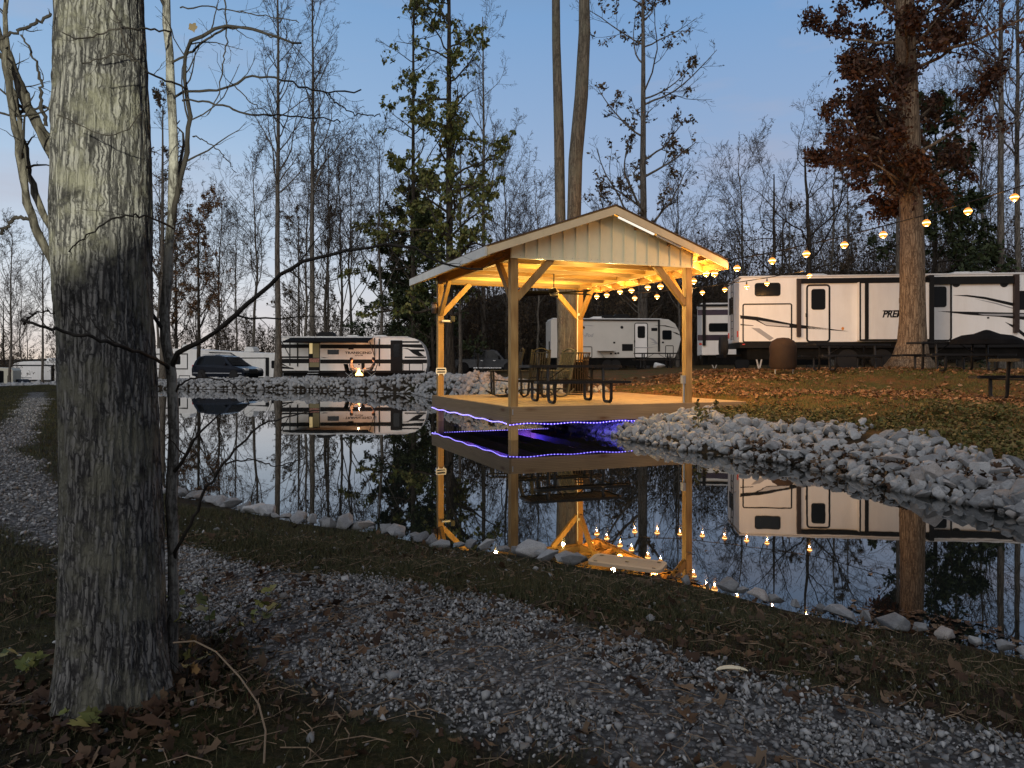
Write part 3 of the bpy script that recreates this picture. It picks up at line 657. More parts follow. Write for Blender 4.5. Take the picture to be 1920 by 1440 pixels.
def gable(y, thick, name, mat):
    mb = MB(); z0 = ZB + .012; n_ = 15; x0, x1 = -.095, GW + .095
    pts = [(x0, z0), (x1, z0), (x1, zr(x1) - .06), (GW / 2, ZP - .06), (x0, zr(x0) - .06)]
    mb.prism(pts, y, y + thick)
    for i in range(n_ + 1):
        x = x0 + .03 + (x1 - x0 - .06) * i / n_; zt = zr(x) - .07
        mb.prism([(x - .014, z0 + .003), (x + .014, z0 + .003), (x + .014, zt), (x - .014, zt)], y - .017, y - .001)
    for zc in (z0 + .045,):
        for i in range(2 * n_):
            x = x0 + .06 + (x1 - x0 - .12) * i / (2 * n_ - 1); mb.box((x, y - .004, zc), (.010, .008, .010), m=1)
    mb.build(name, [mat, M['metal']], pav)
gable(-.105, .012, 'gable_panel', M['cream_metal'])
gable(GL + .085, .012, 'gable_panel', M['cream_metal'])
MB().b2(-.10, -.122, ZB - .004, GW + .10, -.082, ZB + .012).build('gable_trim', M['cream_metal'], pav)
for a, b in ((.10, .95), (1.02, 1.62)):
    x0, x1 = GW / 2 + a, GW / 2 + b
    MB().bar((x0, -GF + .055, zr(x0) - .19), (x1, -GF + .055, zr(x1) - .19), .045, .035).build('rake_strip', M['strip'] if a < .5 else M['plasticwhite'], pav)  # first strip glows faintly as if reflecting light; second is plain plastic
# deck
DX1, DY1 = 5.65, 5.62
mb = MB(); nb = 40; w = (DX1 + .09) / nb
for i in range(nb):
    x0 = -.09 + i * w; mb.b2(x0 + .003, -.09, ZD - .035, x0 + w - .003, DY1, ZD - .002 * (i % 2))
mb.build('deck_floor', M['deckwood'], pav, bevel=0)
for nm, (x0, y0, x1, y1), m_ in (('rim_board', (-.095, -.135, DX1, -.094), 'rim_x'), ('rim_board', (-.135, -.13, -.094, DY1), 'rim_y'), ('rim_board', (-.09, DY1 + .003, DX1, DY1 + .04), 'pine_x'), ('rim_board', (DX1 + .003, -.09, DX1 + .04, DY1), 'pine_y')):
    MB().b2(x0, y0, ZD - .322, x1, y1, ZD - .004).build(nm, M[m_], pav, bevel=.004)
for i in range(9):
    x = .3 + i * .62; MB().b2(x - .02, -.08, ZD - .25, x + .02, DY1 - .01, ZD - .04).build('floor_joist', M['pine_y'], pav)
MB().b2(-.075, -.142, ZD - .16, -.055, -.1355, ZD - .05).build('corner_bracket', M['metal'], pav)
# conduit and outlet boxes
mb = MB(); mb.tube([(GW - .10, -.02, ZD), (GW - .10, -.02, ZD + .42)], .022, 8); mb.b2(GW - .15, -.07, ZD + .42, GW - .082, .03, ZD + .60)
mb.build('conduit_box', M['metal'], pav, smooth=True)
mb = MB(); mb.tube([(GW - .09, GL - .07, ZD + .5), (GW - .10, GL - .075, ZD + 1.6), (GW - .09, GL - .08, ZB - .1)], .012, 6); mb.b2(GW - .13, GL - .12, ZD + .95, GW - .07, GL - .081, ZD + 1.1); mb.b2(GW - .11, GL - .13, ZB - .75, GW - .03, GL - .081, ZB - .68)
mb.build('wiring', M['plasticwhite'], pav, smooth=True)
MB().b2(GW + .085, -.06, ZB - .55, GW + .10, .0, ZB - .43).build('outlet_box', M['metal'], pav)
# rope light under the right and rear eaves
rope = []
for i in range(60):
    y = -.2 + (GL + .4) * i / 59; rope.append((GW + .30 + .02 * math.sin(i * .9), y, ZE + .02 + .02 * math.sin(i * .7)))
rl = MB().tube(rope, .011, 6).build('rope_light', M['rope'], None); rl.location = pav.location; rl.rotation_euler = (0, 0, GA)
tag(rl, 'glowing amber rope light running under the right eave of the pavilion', 'rope light')
def light(kind, name, loc, energy, color, radius=.05, parent=None, **k):
    l = bpy.data.lights.new(name, kind); l.energy = energy; l.color = color
    if kind == 'SUN': l.angle = radius
    elif kind == 'AREA': l.size = radius
    else: l.shadow_soft_size = radius
    for a, b in k.items(): setattr(l, a, b)
    o = bpy.data.objects.new(name, l); col.objects.link(o); o.location = loc
    if parent: o.parent = parent
    return o
warm = (1.0, .58, .16); warmw = (1.0, .67, .20)
light('POINT', 'ceiling_lamp_light', (GW * .5, .34, 3.80), 80, warmw, .15, pav)
light('POINT', 'ceiling_lamp_light', (GW * .42, 3.2, 4.3), 110, warmw, .08, pav)
for _q in ((.28, 1.2), (.74, 1.4), (.26, 3.9), (.74, 4.1)): light('POINT', 'pavilion_fill_light', (GW * _q[0], _q[1], 3.30), 135, warmw, .04, pav)  # fill lights without fixtures, added to brighten ceiling and deck evenly
for y in (.2, 1.9, 3.6, 5.3):
    light('POINT', 'rope_light_glow', (GW + .36, y, ZE - .12), 42, (1.0, .46, .09), .08, pav)
# LED string under the rim
leds = empty('led_string', (GO[0], GO[1], 0), GA, 'string of blue white diodes running along the lower edge of the deck rim', 'light string')
bead = MB().lathe((0, 0, 0), [(.002, -.011), (.009, -.006), (.0115, 0), (.009, .006), (.002, .011)], 8).mesh('diode', M['led'], True)
zl = ZD - .345
def wavy(s): return .012 * math.sin(s * 6.1) + .006 * math.sin(s * 2.3 + 1)
front = [(x, -.15, zl + wavy(x) - .01) for x in np.arange(-.13, 3.95, .075)]
left = [(-.15, y, zl + wavy(y + 3)) for y in np.arange(0, DY1, .075)]
rear = [(x, DY1 + .055, zl + .02 + .3 * wavy(x)) for x in np.arange(-.1, 3.9, .07)]
mbc = MB()
for pth in (front, left, rear): mbc.tube(pth, .0055, 5)
mbc.build('cord', M['ledcord'], leds)
allb = front + left
for p in front + left[:44]: link('diode', bead, leds, p)
mb = MB()
for p in left[44:] + rear: mb.lathe(p, [(.003, -.011), (.013, 0), (.003, .011)], 6)
tag(mb.build('diodes', M['led'], leds), kind='stuff')
for p in ((.35, -.04, .60), (1.7, -.03, .60), (3.1, -.03, .60), (-.03, 1.6, .60), (-.03, 3.6, .60), (.3, 5.4, .60), (2.6, 5.4, .60), (3.9, -.03, .60)):
    light('POINT', 'diode_glow', p, 30.0, (.07, .045, 1.0), .012, leds)

# ceiling fan
fan = empty('ceiling_fan', gz(GW / 2, GL / 2 - .1, 3.27), GA + .05, 'black ceiling fan with long blades hanging under the pavilion roof', 'ceiling fan')
MB().lathe((0, 0, 0), [(.03, -.10), (.09, -.085), (.115, -.03), (.11, .04), (.06, .09), (.03, .11)], 20).build('motor', simple('brushed_nickel', (.22, .20, .17), .4, .5, .6), fan, smooth=True)
MB().lathe((0, 0, 0), [(.014, .10), (.014, .46)], 8).lathe((0, 0, 0), [(.03, .44), (.06, .47), (.065, .545)], 12).build('down_rod', M['black'], fan, smooth=True)
for i in range(6):
    a = i * math.pi / 3; m_ = MB(); c, s = math.cos(a), math.sin(a)
    Mx = Matrix.Rotation(a, 4, 'Z') @ Matrix.Rotation(.26, 4, 'X')
    m_.box((c * .56, s * .56, -.02), (.90, .17, .014), M=Mx); m_.box((c * .13, s * .13, -.015), (.10, .05, .012), M=Mx)
    m_.build('blade', M['blackmatte'], fan)
# lantern + tube on the left post, sign
lan = empty('post_lantern', gz(-.16, GL - .02, 3.02), GA, 'brown box lantern hanging on the rear left post', 'lantern')
MB().lathe((0, 0, 0), [(.07, -.16), (.085, -.13), (.085, -.02)], 12).lathe((0, 0, 0), [(.06, .14), (.09, .10), (.095, .085)], 12).build('frame', simple('bronze', (.06, .04, .03), .5), lan, smooth=True)
MB().lathe((0, 0, 0), [(.075, -.02), (.078, .085)], 12).build('shade', simple('frosted_tan_glass', (.32, .22, .16), .4), lan, smooth=True)
MB().bar((.02, 0, .1), (.12, 0, .1), .03, .03).build('bracket', M['black'], lan)
tl = empty('camera_tube', gz(.16, GL - .14, 2.66), GA, 'short white tube with a black mount fixed to the brace of the rear left post', 'security camera')
MB().lathe((0, 0, 0), [(.028, -.15), (.032, -.13), (.032, .10)], 12, axis='X').build('body', M['plasticwhite'], tl, smooth=True)
MB().b2(.08, -.05, -.02, .20, .04, .14).build('mount', M['black'], tl, bevel=.01)
sg = empty('post_sign', gz(0, GL - PS / 2 - .012, 1.32), GA, 'small white bracket shaped plaque on the rear left post', 'sign')
o_ = [(-.13, -.06), (-.09, -.06), (-.075, -.12), (-.05, -.06), (.05, -.06), (.075, -.12), (.09, -.06), (.13, -.06), (.15, .0), (.13, .10), (-.13, .10), (-.15, 0)]
MB().prism(o_, -.010, .010).build('plate', M['plasticwhite'], sg)
MB().b2(-.11, -.0135, .035, .11, -.0105, .07).b2(-.11, -.0135, -.03, .11, -.0105, .005).build('lettering_band', M['black'], sg)

# ------------------------------------------------------------------ picnic table maker
def picnic_table(loc, rz, label, L=2.2, group='black metal picnic tables', k=1.0):
    t = empty('picnic_table', loc, rz, label, 'picnic table', group)
    def slab(x0, x1, y0, y1, z, nm):
        mb = MB(); mb.ring(rr(x0, y0, x1, y1, .05), [(x * .985 + (x0 + x1) * .0075, z_ + (.02 if z_ < (y0 + y1) / 2 else -.02)) for x, z_ in rr(x0, y0, x1, y1, .05)], -.028, .028)
        n1 = int((x1 - x0) / .16); 
        for i in range(1, n1): xx = x0 + (x1 - x0) * i / n1; mb.b2(xx - .012, -.005, y0 + .01, xx + .012, .005, y1 - .01)
        n2 = max(3, int((y1 - y0) / .045))
        for i in range(1, n2): yy = y0 + (y1 - y0) * i / n2; mb.b2(x0 + .01, -.003, yy - .013, x1 - .01, .008, yy + .013)
        me = mb.mesh(nm, M['black']); me.transform(Matrix.Translation((0, 0, z)) @ Matrix.Rotation(math.pi / 2, 4, 'X')); me.flip_normals() if False else None
        return link(nm, me, t)
    slab(-L / 2, L / 2, -.38, .38, .80 * k, 'table_top')
    slab(-L / 2, L / 2, -.86, -.58, .46 * k, 'bench'); slab(-L / 2, L / 2, .58, .86, .46 * k, 'bench')
    for s in (-1, 1):
        x = s * L * .30
        for q in (-1, 1):
            pts = [(x, q * .30, .78 * k), (x, q * .34, .10), (x, q * .37, .045), (x, q * .44, .022), (x, q * .62, .022), (x, q * .69, .045), (x, q * .72, .10), (x, q * .72, .45 * k)]
            MB().tube(pts, .036, 8).build('leg', M['black'], t, smooth=True)
        MB().tube([(x, -.72, .42 * k), (x, .72, .42 * k)], .018, 6).build('cross_bar', M['black'], t)
        MB().tube([(x, 0, .42 * k), (s * L * .06, 0, .77 * k)], .013, 6).build('brace', M['black'], t)
    return t
picnic_table((*gz(1.86, 1.18)[:2], ZD), GA - .06, 'black metal picnic table with two benches on the pavilion deck', 2.2)

# rocking chairs
def rocking_chair(loc, rz, label, mat):
    t = empty('rocking_chair', loc, rz, label, 'rocking chair', 'rocking chairs on the deck')
    for s in (-1, 1):
        pts = [(s * .27, -.42 + i * .095, .018 + .9 * (abs(-.42 + i * .095 + .02) ** 2)) for i in range(10)]
        m_ = MB(); m_.tube(pts, .022, 6); m_.build('rocker', mat, t)
        MB().bar((s * .27, -.26, .06), (s * .27, -.28, .66), .045, .05).build('leg', mat, t)
        MB().bar((s * .26, .20, .05), (s * .24, .52, 1.22), .05, .045, up=(1, 0, 0)).build('leg', mat, t)
        MB().box((s * .29, -.06, .675), (.10, .60, .03)).build('armrest', mat, t, bevel=.008)
    m_ = MB()
    for i in range(6): m_.box((0, -.25 + i * .09, .44 - i * .010), (.54, .078, .024))
    m_.b2(-.27, -.30, .38, .27, -.275, .43); m_.build('seat', mat, t)
    m_ = MB()
    for i in range(7): m_.bar((-.195 + i * .065, .285, .46), (-.195 + i * .065, .49, 1.14), .035, .018, up=(1, 0, 0))
    for z in (.50, 1.14): m_.bar((-.25, .20 + z * .26, z), (.25, .20 + z * .26, z), .06, .035)
    arc = [(-.25 + .5 * i / 8, .51, 1.14 + .11 * math.sin(math.pi * i / 8)) for i in range(9)]
    m_.tube(arc, .022, 6); m_.build('backrest', mat, t)
    for z, y in ((.20, -.27), (.20, .24)): MB().bar((-.26, y, z), (.26, y, z), .03, .03).build('stretcher', mat, t)
    return t
rc = simple('charcoal_poly_lumber', (.014, .014, .014), .6, .2); rc2 = simple('grey_poly_lumber', (.05, .053, .048), .6, .2)
rocking_chair((pos(943, 19.2), 19.2, ZD), R(-82), 'charcoal rocking chair seen from the side just left of the front post', rc)
rocking_chair((pos(1003, 18.9), 18.9, ZD), R(-20), 'dark rocking chair behind the picnic table, second from the front post', rc)
rocking_chair((pos(1040, 19.3), 19.3, ZD), R(-52), 'greyish slatted rocking chair beside the trash receptacle', rc2)
# trash receptacle
tr = empty('trash_receptacle', (pos(1079, 20.6), 20.6, ZD), 0, 'slatted brown black trash receptacle with a flared rim at the back of the deck', 'trash can')
tm_ = simple('dark_bronze_steel', (.022, .016, .014), .55, .3)
m_ = MB()
for i in range(30):
    a = 2 * math.pi * i / 30; c, s = math.cos(a), math.sin(a)
    m_.tube([(c * .33, s * .33, .06), (c * .34, s * .34, .62), (c * .35, s * .35, .92), (c * .40, s * .40, 1.14)], [.017, .017, .014, .012], 4)
m_.build('slat_body', tm_, tr)
for r_, z in ((.335, .08), (.345, .80), (.36, .95), (.405, 1.15)): MB().tube([(r_ * math.cos(a), r_ * math.sin(a), z) for a in np.linspace(0, 2 * math.pi, 31)], .018, 6).build('band', tm_, tr)
MB().lathe((0, 0, 0), [(.29, .05), (.30, .90)], 20).build('liner', M['blackmatte'], tr, smooth=True)

# ------------------------------------------------------------------ string lights
def bulb_string(name, cable, bulbs, label, lit=None):
    t = empty('string_light', cable[0], 0, label, 'string lights', 'string lights of round warm bulbs')
    O = Vector(cable[0])
    MB().tube([Vector(c) - O for c in cable], .013, 5).build('cable', M['black'], t)
    for b in bulbs:
        p = Vector(b) - O
        s_ = link('socket', sock, t, p + Vector((0, 0, .10)))
        bl = link('bulb', globe, t, p)
        light('POINT', 'bulb_glow', p + Vector((0, 0, -.105)), BULBW, (1.0, .48, .14), .012, t)
    return t
sock = MB().lathe((0, 0, 0), [(.012, -.05), (.022, -.045), (.022, .02), (.01, .06)], 8).mesh('socket', M['black'], True)
globe = MB().lathe((0, 0, 0), [(.002, -.074), (.032, -.066), (.056, -.046), (.070, -.016)], 12).lathe((0, 0, 0), [(.070, -.016), (.071, -.010)], 12).lathe((0, 0, 0), [(.071, -.010), (.072, .0), (.071, .010)], 12, m=1).lathe((0, 0, 0), [(.071, .010), (.070, .016)], 12).lathe((0, 0, 0), [(.070, .016), (.058, .042), (.036, .060), (.016, .068)], 12).mesh('bulb', [M['bulb'], M['filament']], True)
BULBW = 46.0
def sag(p, q, s, n_=16): return [tuple(Vector(p).lerp(Vector(q), i / n_) - Vector((0, 0, 4 * s * (i / n_) * (1 - i / n_)))) for i in range(n_ + 1)]
def on_line(px, py, a, b):
    """depth interpolated so the point stands on the vertical plane through a,b"""
    k = (px - CX) / F; dx, dy = b[0] - a[0], b[1] - a[1]; u = (k * a[1] - a[0]) / (dx - k * dy); Y = a[1] + u * dy
    return (pos(px, Y), Y, zz(py, Y))
et, er = gz(GW + OH + .03, -GF), gz(GW + OH + .03, GL + GB)
e1, e2 = (et[0], et[1], ZE - .02), (er[0], er[1], ZE - .02)
eb = [on_line(px, py, er, et) for px, py in ((1119, 556), (1137.5, 553), (1162.5, 547), (1184, 544.6), (1214.6, 538.8), (1238.5, 537), (1300.5, 527), (1324, 513), (1340, 513))]
bulb_string('s', [tuple(Vector(e2)), *[(b[0], b[1], b[2] + .14) for b in eb], tuple(Vector(e1) + Vector((0, 0, .03)))], eb, 'string of warm bulbs hanging along the right eave of the pavilion')
pa, pb = (et[0], et[1]), (pos(2120, 13.2), 13.2)
ab = [on_line(px, py, pa, pb) for px, py in ((1382, 503), (1448, 489), (1512, 476), (1583, 459), (1656, 440), (1737, 418), (1815, 396), (1902, 370), (2000, 338))]
ca = [(et[0], et[1], ZE + .0)] + [on_line(px, py, pa, pb) for px, py in ((1448, 473), (1583, 443), (1737, 403), (1902, 353), (2000, 321), (2120, 280))]
bulb_string('s', ca, ab, 'uppermost string of warm bulbs rising from the pavilion eave to the upper right')
pa, pb = (er[0], er[1]), (pos(1690, 24.0), 23.6)
cb = [on_line(px, py, pa, pb) for px, py in ((1190, 559), (1232, 556), (1275, 552), (1317, 548.5), (1359, 543), (1400, 537.7), (1438, 531.7), (1517.7, 516.7))]
cc = [(er[0], er[1], ZE)] + [on_line(px, py, pa, pb) for px, py in ((1190, 549), (1275, 543), (1359, 533), (1438, 521), (1518, 506), (1600, 484), (1690, 457))]
bulb_string('s', cc, cb, 'lower string of warm bulbs running back to the big oak trunk')
# ------------------------------------------------------------------ trailers
class Trailer:
    def __init__(s, A, B, zg, label, ybase=0, group='travel trailers parked around the pond'):
        s.A, s.B = A, B; d = Vector((B[0] - A[0], B[1] - A[1])); s.L = d.length; d.normalize(); s.d = d; s.zg = zg
        s.t = empty('travel_trailer', (A[0], A[1], zg), math.atan2(d.y, d.x), label, 'travel trailer', group); s.W = 2.45; s.k = 0
    def m(s, px, py):
        k = (px - CX) / F; u = (k * s.A[1] - s.A[0]) / (s.d.x - k * s.d.y); Y = s.A[1] + u * s.d.y
        return (u, HC + (HZ - py) * Y / F - s.zg)
    def P(s, pts): return [s.m(*p) for p in pts]
    def body(s, prof, mat=None, skirt=True, depth=2.45):
        mb = MB(); mb.prism(prof, 0, depth); return mb.build('body', mat or M['rv_white'], s.t, bevel=.03)
    def dec(s, pts, mat, off, name='stripe', parent=None, y=0.0):
        mb = MB(); P = s.P(pts); mb.prism(P, y - off, y + .002); return mb.build(name, mat, parent or s.t)
    def rect(s, a, b, mat, off, name, r=.04, parent=None, y=0.0):
        (x0, z0), (x1, z1) = s.m(*a), s.m(*b); x0, x1 = sorted((x0, x1)); z0, z1 = sorted((z0, z1)); r = min(r, (x1 - x0) * .45, (z1 - z0) * .45)
        return MB().prism(rr(x0, z0, x1, z1, r), y - off, y + .002).build(name, mat, parent or s.t)
    def ringr(s, a, b, w, mat, off, name, r=.1, parent=None, y=0.0):
        (x0, z0), (x1, z1) = s.m(*a), s.m(*b); x0, x1 = sorted((x0, x1)); z0, z1 = sorted((z0, z1)); r = min(r, (x1 - x0) * .45, (z1 - z0) * .45)
        return MB().ring(rr(x0, z0, x1, z1, r), rr(x0 + w, z0 + w, x1 - w, z1 - w, max(.005, r - w)), y - off, y + .002).build(name, mat, parent or s.t)
    def window(s, a, b, fw=.035, frame='rv_dark', y=0.0, parent=None):
        f = s.ringr(a, b, fw, M[frame], .016, 'window', .09, parent, y)
        (x0, z0), (x1, z1) = s.m(*a), s.m(*b); x0, x1 = sorted((x0, x1)); z0, z1 = sorted((z0, z1))
        MB().prism(rr(x0 + fw * .7, z0 + fw * .7, x1 - fw * .7, z1 - fw * .7, .06), y - .008, y + .002).build('pane', M['glass'], f); return f
    def door(s, a, b, wa, wb, fw=.05, y=0.0, handle=True, panel='rv_white'):
        d_ = s.rect(a, b, M[panel], .006, 'door', .12, y=y)
        s.ringr(a, b, fw, M['rv_dark'], .018, 'door_frame', .13, d_, y)
        s.window(wa, wb, .02, y=y - .006, parent=d_)
        (x0, z0), (x1, z1) = s.m(*a), s.m(*b); x0, x1 = sorted((x0, x1)); zc = min(z0, z1) + abs(z1 - z0) * .47
        if handle: MB().b2(x0 - .02, y - .05, zc - .07, x0 + .05, y - .006, zc + .07).build('handle', M['black'], d_, bevel=.01)
        return d_
    def wheel(s, x, r=.34, y=.22):
        w = empty('wheel', (x, y, r)); w.parent = s.t
        MB().lathe((0, 0, 0), [(r * .62, -.11), (r * .94, -.11), (r, -.07), (r, .07), (r * .94, .11), (r * .62, .11)], 24, axis='Y').build('tyre', M['rubber'], w, smooth=True)
        mb = MB().lathe((0, 0, 0), [(.03, -.10), (.12, -.105), (.13, -.085), (r * .55, -.06), (r * .63, -.09), (r * .63, .05)], 20, axis='Y')
        mb.build('rim', M['chrome'], w, smooth=True)
    def under(s, x0, x1, z0, z1):
        MB().b2(x0, .12, z0, x1, s.W - .12, z1 + .002).build('underframe', M['chassis'], s.t)
    def jack(s, x, z1, y=.15):
        MB().bar((x, y, z1), (x - .18, y, .03), .05, .05).bar((x - .36, y, z1), (x - .18, y, .03), .05, .05).b2(x - .28, y - .08, 0, x - .08, y + .08, .03).build('stabiliser_jack', M['metal'], s.t)
    def roofunit(s, x, z, L=.9, w=.7, h=.28, mat='plasticwhite', nm='air_conditioner'):
        pts = [(x - L / 2, z), (x + L / 2, z), (x + L * .42, z + h * .75), (x + L * .25, z + h), (x - L * .3, z + h), (x - L * .45, z + h * .6)]
        MB().prism(pts, .8, .8 + w).build(nm, M[mat], s.t, bevel=.04)
    def text(s, txt, px, py, h, mat, shear=0, bold=.0, sx=1, y=-.006, name='lettering'):
        me = tm(txt, h, shear, bold, .002, sx); me.materials.clear(); me.materials.append(mat)
        x, z = s.m(px, py); o = link(name, me, s.t, (x, y, z), (math.pi / 2, 0, 0)); return o

# --- the long trailer on the right
Z = lambda a, b: (1280 + a / 3, 480 + b / 3)
T = Trailer((pos(1386, 26.8), 26.8), (pos(1900, 25.7), 25.7), 1.25, 'long white trailer with black swooshes and two doors, behind the oak')
x1, ztop = T.m(*Z(320, 118)); zsk = T.m(*Z(320, 486))[1]; LL = 12.6
T.body([(0, zsk), (LL, zsk), (LL + .25, zsk + .3), (LL + .2, ztop - .8), (LL - .4, ztop - .05), (LL - .6, ztop), (.12, ztop), (0, ztop - .12)])
MB().b2(.0, -.03, ztop - .035, LL - .5, 2.48, ztop + .03).build('roof', M['roofwhite'], T.t, bevel=.02)
MB().b2(.02, -.012, zsk - .20, LL - .1, 2.44, zsk - .003).build('skirt', M['rv_dark'], T.t)
T.under(.3, LL - .6, .42, zsk - .2)
T.rect(Z(640, 128), Z(1880, 141), M['rv_dark'], .055, 'awning_rail', .01); T.rect(Z(1010, 141), Z(1880, 156), M['rv_dark'], .10, 'awning_roll', .03)
for a, b, n_ in (((640, 130), (662, 455), 0), ((1857, 105), (1884, 432), 1)):
    T.rect(Z(*a), Z(*b), simple('brown_black_arm', (.035, .022, .018), .5), .13, 'awning_arm', .02)
T.window(Z(405, 152), Z(550, 225))
T.ringr(Z(336, 268), Z(616, 486), .045, M['rv_dark'], .012, 'cargo_door', .08)
T.door(Z(694, 160), Z(830, 486), Z(723, 186), Z(802, 302), .06)
T.window(Z(1876, 196), Z(1960, 302))
dk = M['rv_dark']
sw = T.dec([Z(322, 333), Z(420, 342), Z(610, 380), Z(780, 403), Z(935, 424), Z(780, 414), Z(610, 404), Z(470, 393), Z(410, 362), Z(325, 352)], dk, .006)
T.dec([Z(425, 362), Z(600, 388), Z(600, 398), Z(470, 390)], M['rv_mid'], .009)
T.dec([Z(385, 403), Z(432, 407), Z(512, 462), Z(490, 476)], M['rv_grey'], .006); T.dec([Z(325, 383), Z(398, 390), Z(398, 393), Z(325, 389)], dk, .006)
T.rect(Z(893, 400), Z(907, 416), M['amber'], .012, 'marker_lamp', .05)
yb = -.26   # slide-out
(xa, za), (xb, zb_) = T.m(*Z(980, 150)), T.m(*Z(1388, 476))
so = MB().b2(xa, yb, zb_, xb, .3, za).build('slide_out', M['rv_white'], T.t, bevel=.015)
T.ringr(Z(980, 150), Z(1390, 476), .05, dk, .012, 'slide_out_trim', .01, so, yb)
T.rect(Z(1010, 152), Z(1031, 476), dk, .018, 'slide_out_flange', .01, so, yb)
T.rect(Z(1200, 240), Z(1226, 268), dk, .012, 'vent', .01, so, yb); T.rect(Z(1205, 438), Z(1224, 452), dk, .012, 'vent', .01, so, yb)
tx = T.text('PREMIER', *Z(1196, 330), .335, dk, .30, .012, .84, yb - .006); tx.parent = so
T.dec([Z(1112, 309), Z(1250, 309), Z(1246, 314), Z(1108, 314)], dk, .008, 'stripe', so, yb)
T.rect(Z(1368, 112), Z(1394, 482), dk, .30, 'awning_post', .01)
T.door(Z(1388, 142), Z(1514, 480), Z(1404, 172), Z(1483, 288), .06, panel='rv_mid')
for c in (1538, 1807):
    x, z = T.m(*Z(c, 154)); MB().lathe((x, 0, z), [(.10, -.03), (.13, -.025), (.135, .002)], 20, axis='Y').build('speaker', M['black'], T.t, smooth=True)
T.dec([Z(1520, 221), Z(1600, 219), Z(1700, 230), Z(1860, 264), Z(1860, 282), Z(1700, 243), Z(1600, 228)], dk, .006)
T.dec([Z(1640, 240), Z(1760, 262), Z(1860, 292), Z(1860, 298), Z(1760, 270)], M['rv_grey'], .006)
T.dec([Z(1430, 310), Z(1540, 312), Z(1920, 320), Z(1930, 360), Z(1780, 342), Z(1600, 330)], dk, .006)
T.dec([Z(1660, 325), Z(1925, 326), Z(1925, 340), Z(1700, 334)], M['rv_grey'], .010)
T.dec([Z(1812, 371), Z(1870, 392), Z(1980, 480), Z(1950, 480), Z(1860, 405)], dk, .006)
T.rect(Z(1712, 343), Z(1724, 352), dk, .012, 'vent', .01)
for px in (1592, 1656, 1700): T.wheel(T.m(px, 680)[0], .40)
T.jack(.9, zsk - .2); T.jack(LL - 1.2, zsk - .2)
for x, m_ in ((T.m(*Z(795, 100))[0], 'plasticwhite'), (T.m(*Z(1640, 90))[0], 'plasticwhite'), (T.m(*Z(1745, 90))[0], 'rv_mid')): T.roofunit(x, ztop + .02, .85, .7, .16, m_)
mb = MB()   # ladder on the rear wall
for y in (.45, .85): mb.tube([(-.14, y, zsk + .1), (-.14, y, ztop - .1), (-.02, y, ztop + .18), (.35, y, ztop + .16)], .018, 6)
for i in range(8): mb.tube([(-.14, .45, zsk + .25 + i * .27), (-.14, .85, zsk + .25 + i * .27)], .014, 6)
mb.build('ladder', M['black'], T.t)
MB().b2(-.018, 1.35, zsk + 1.1, .002, 2.05, zsk + 1.75).build('rear_window', M['glass'], T.t, bevel=.03)
for y in (.2, 2.1): MB().b2(-.03, y, zsk + .2, .002, y + .12, zsk + .42).build('tail_light', M['red'], T.t)
T.rect(Z(335, 494), Z(350, 500), M['red'], .02, 'tail_light', .01, y=-.01)
sp = MB().lathe((-.35, 1.2, zsk - .12), [(.05, -.16), (.34, -.15), (.40, -.08), (.40, .08), (.34, .12), (.05, .13)], 24, axis='X').build('spare_wheel', M['rubber'], T.t, smooth=True)
MB().b2(-.5, .3, zsk - .55, -.38, 2.1, zsk - .42).b2(-.45, 1.15, zsk - .5, .4, 1.25, zsk - .42).build('bumper', M['chassis'], T.t)

# --- small curved-nose trailer seen through the pavilion
Z = lambda a, b: (1000 + a / 4.8, 520 + b / 4.8)
T = Trailer((pos(1033, 44), 44), (pos(1277, 44.6), 44.6), 1.08, 'grey white trailer with a rounded nose, seen between the pavilion posts')
T.body(T.P([(1033, 671), (1265, 671), (1272, 655), (1277, 636), (1274, 622), (1266, 607), (1254, 599), (1240, 597.5), (1037, 597.5), (1033, 600)]), mat=simple('dull_cream_fibreglass', (.60, .585, .54), .45, .3, var=.06, vs=.8))
MB().b2(.1, -.02, T.m(1100, 598.5)[1], T.m(1240, 600)[0], 2.47, T.m(1100, 596.5)[1]).build('roof', M['roofwhite'], T.t)
T.under(.3, 7.2, .3, T.m(1100, 671)[1])
T.rect(Z(430, 378), Z(1118, 392), dk, .09, 'awning_roll', .03)
T.rect(Z(1121, 380), Z(1136, 668), dk, .08, 'awning_arm', .02)
T.door(Z(908, 408), Z(1031, 726), Z(938, 438), Z(1005, 546), .05)
T.window(Z(1160, 476), Z(1245, 562)); T.ringr(Z(1187, 612), Z(1262, 720), .04, dk, .012, 'cargo_door', .08); T.ringr(Z(400, 622), Z(530, 722), .04, dk, .012, 'cargo_door', .08)
T.rect(Z(1062, 455), Z(1116, 483), dk, .012, 'vent', .02); T.rect(Z(798, 600), Z(896, 662), dk, .014, 'vent', .02)
for a in ((450, 452), (797, 450)):
    x, z = T.m(*Z(*a)); MB().lathe((x, 0, z), [(.08, -.03), (.09, .002)], 16, axis='Y').build('speaker', M['black'], T.t)
for a in ((698, 686), (740, 684), (764, 682), (728, 588), (1166, 586)):
    x, z = T.m(*Z(*a)); MB().b2(x - .06, -.02, z - .05, x + .06, .002, z + .05).build('outlet_cover', dk, T.t)
T.dec([Z(1085, 432), Z(1190, 432), Z(1300, 462), Z(1240, 452), Z(1180, 440)], dk, .006); T.dec([Z(1245, 488), Z(1290, 498), Z(1330, 524), Z(1290, 512)], dk, .006)
T.dec([Z(1036, 542), Z(1080, 552), Z(1126, 598), Z(1040, 612), Z(1100, 596), Z(1050, 580), Z(1095, 585)], M['rv_grey'], .006)
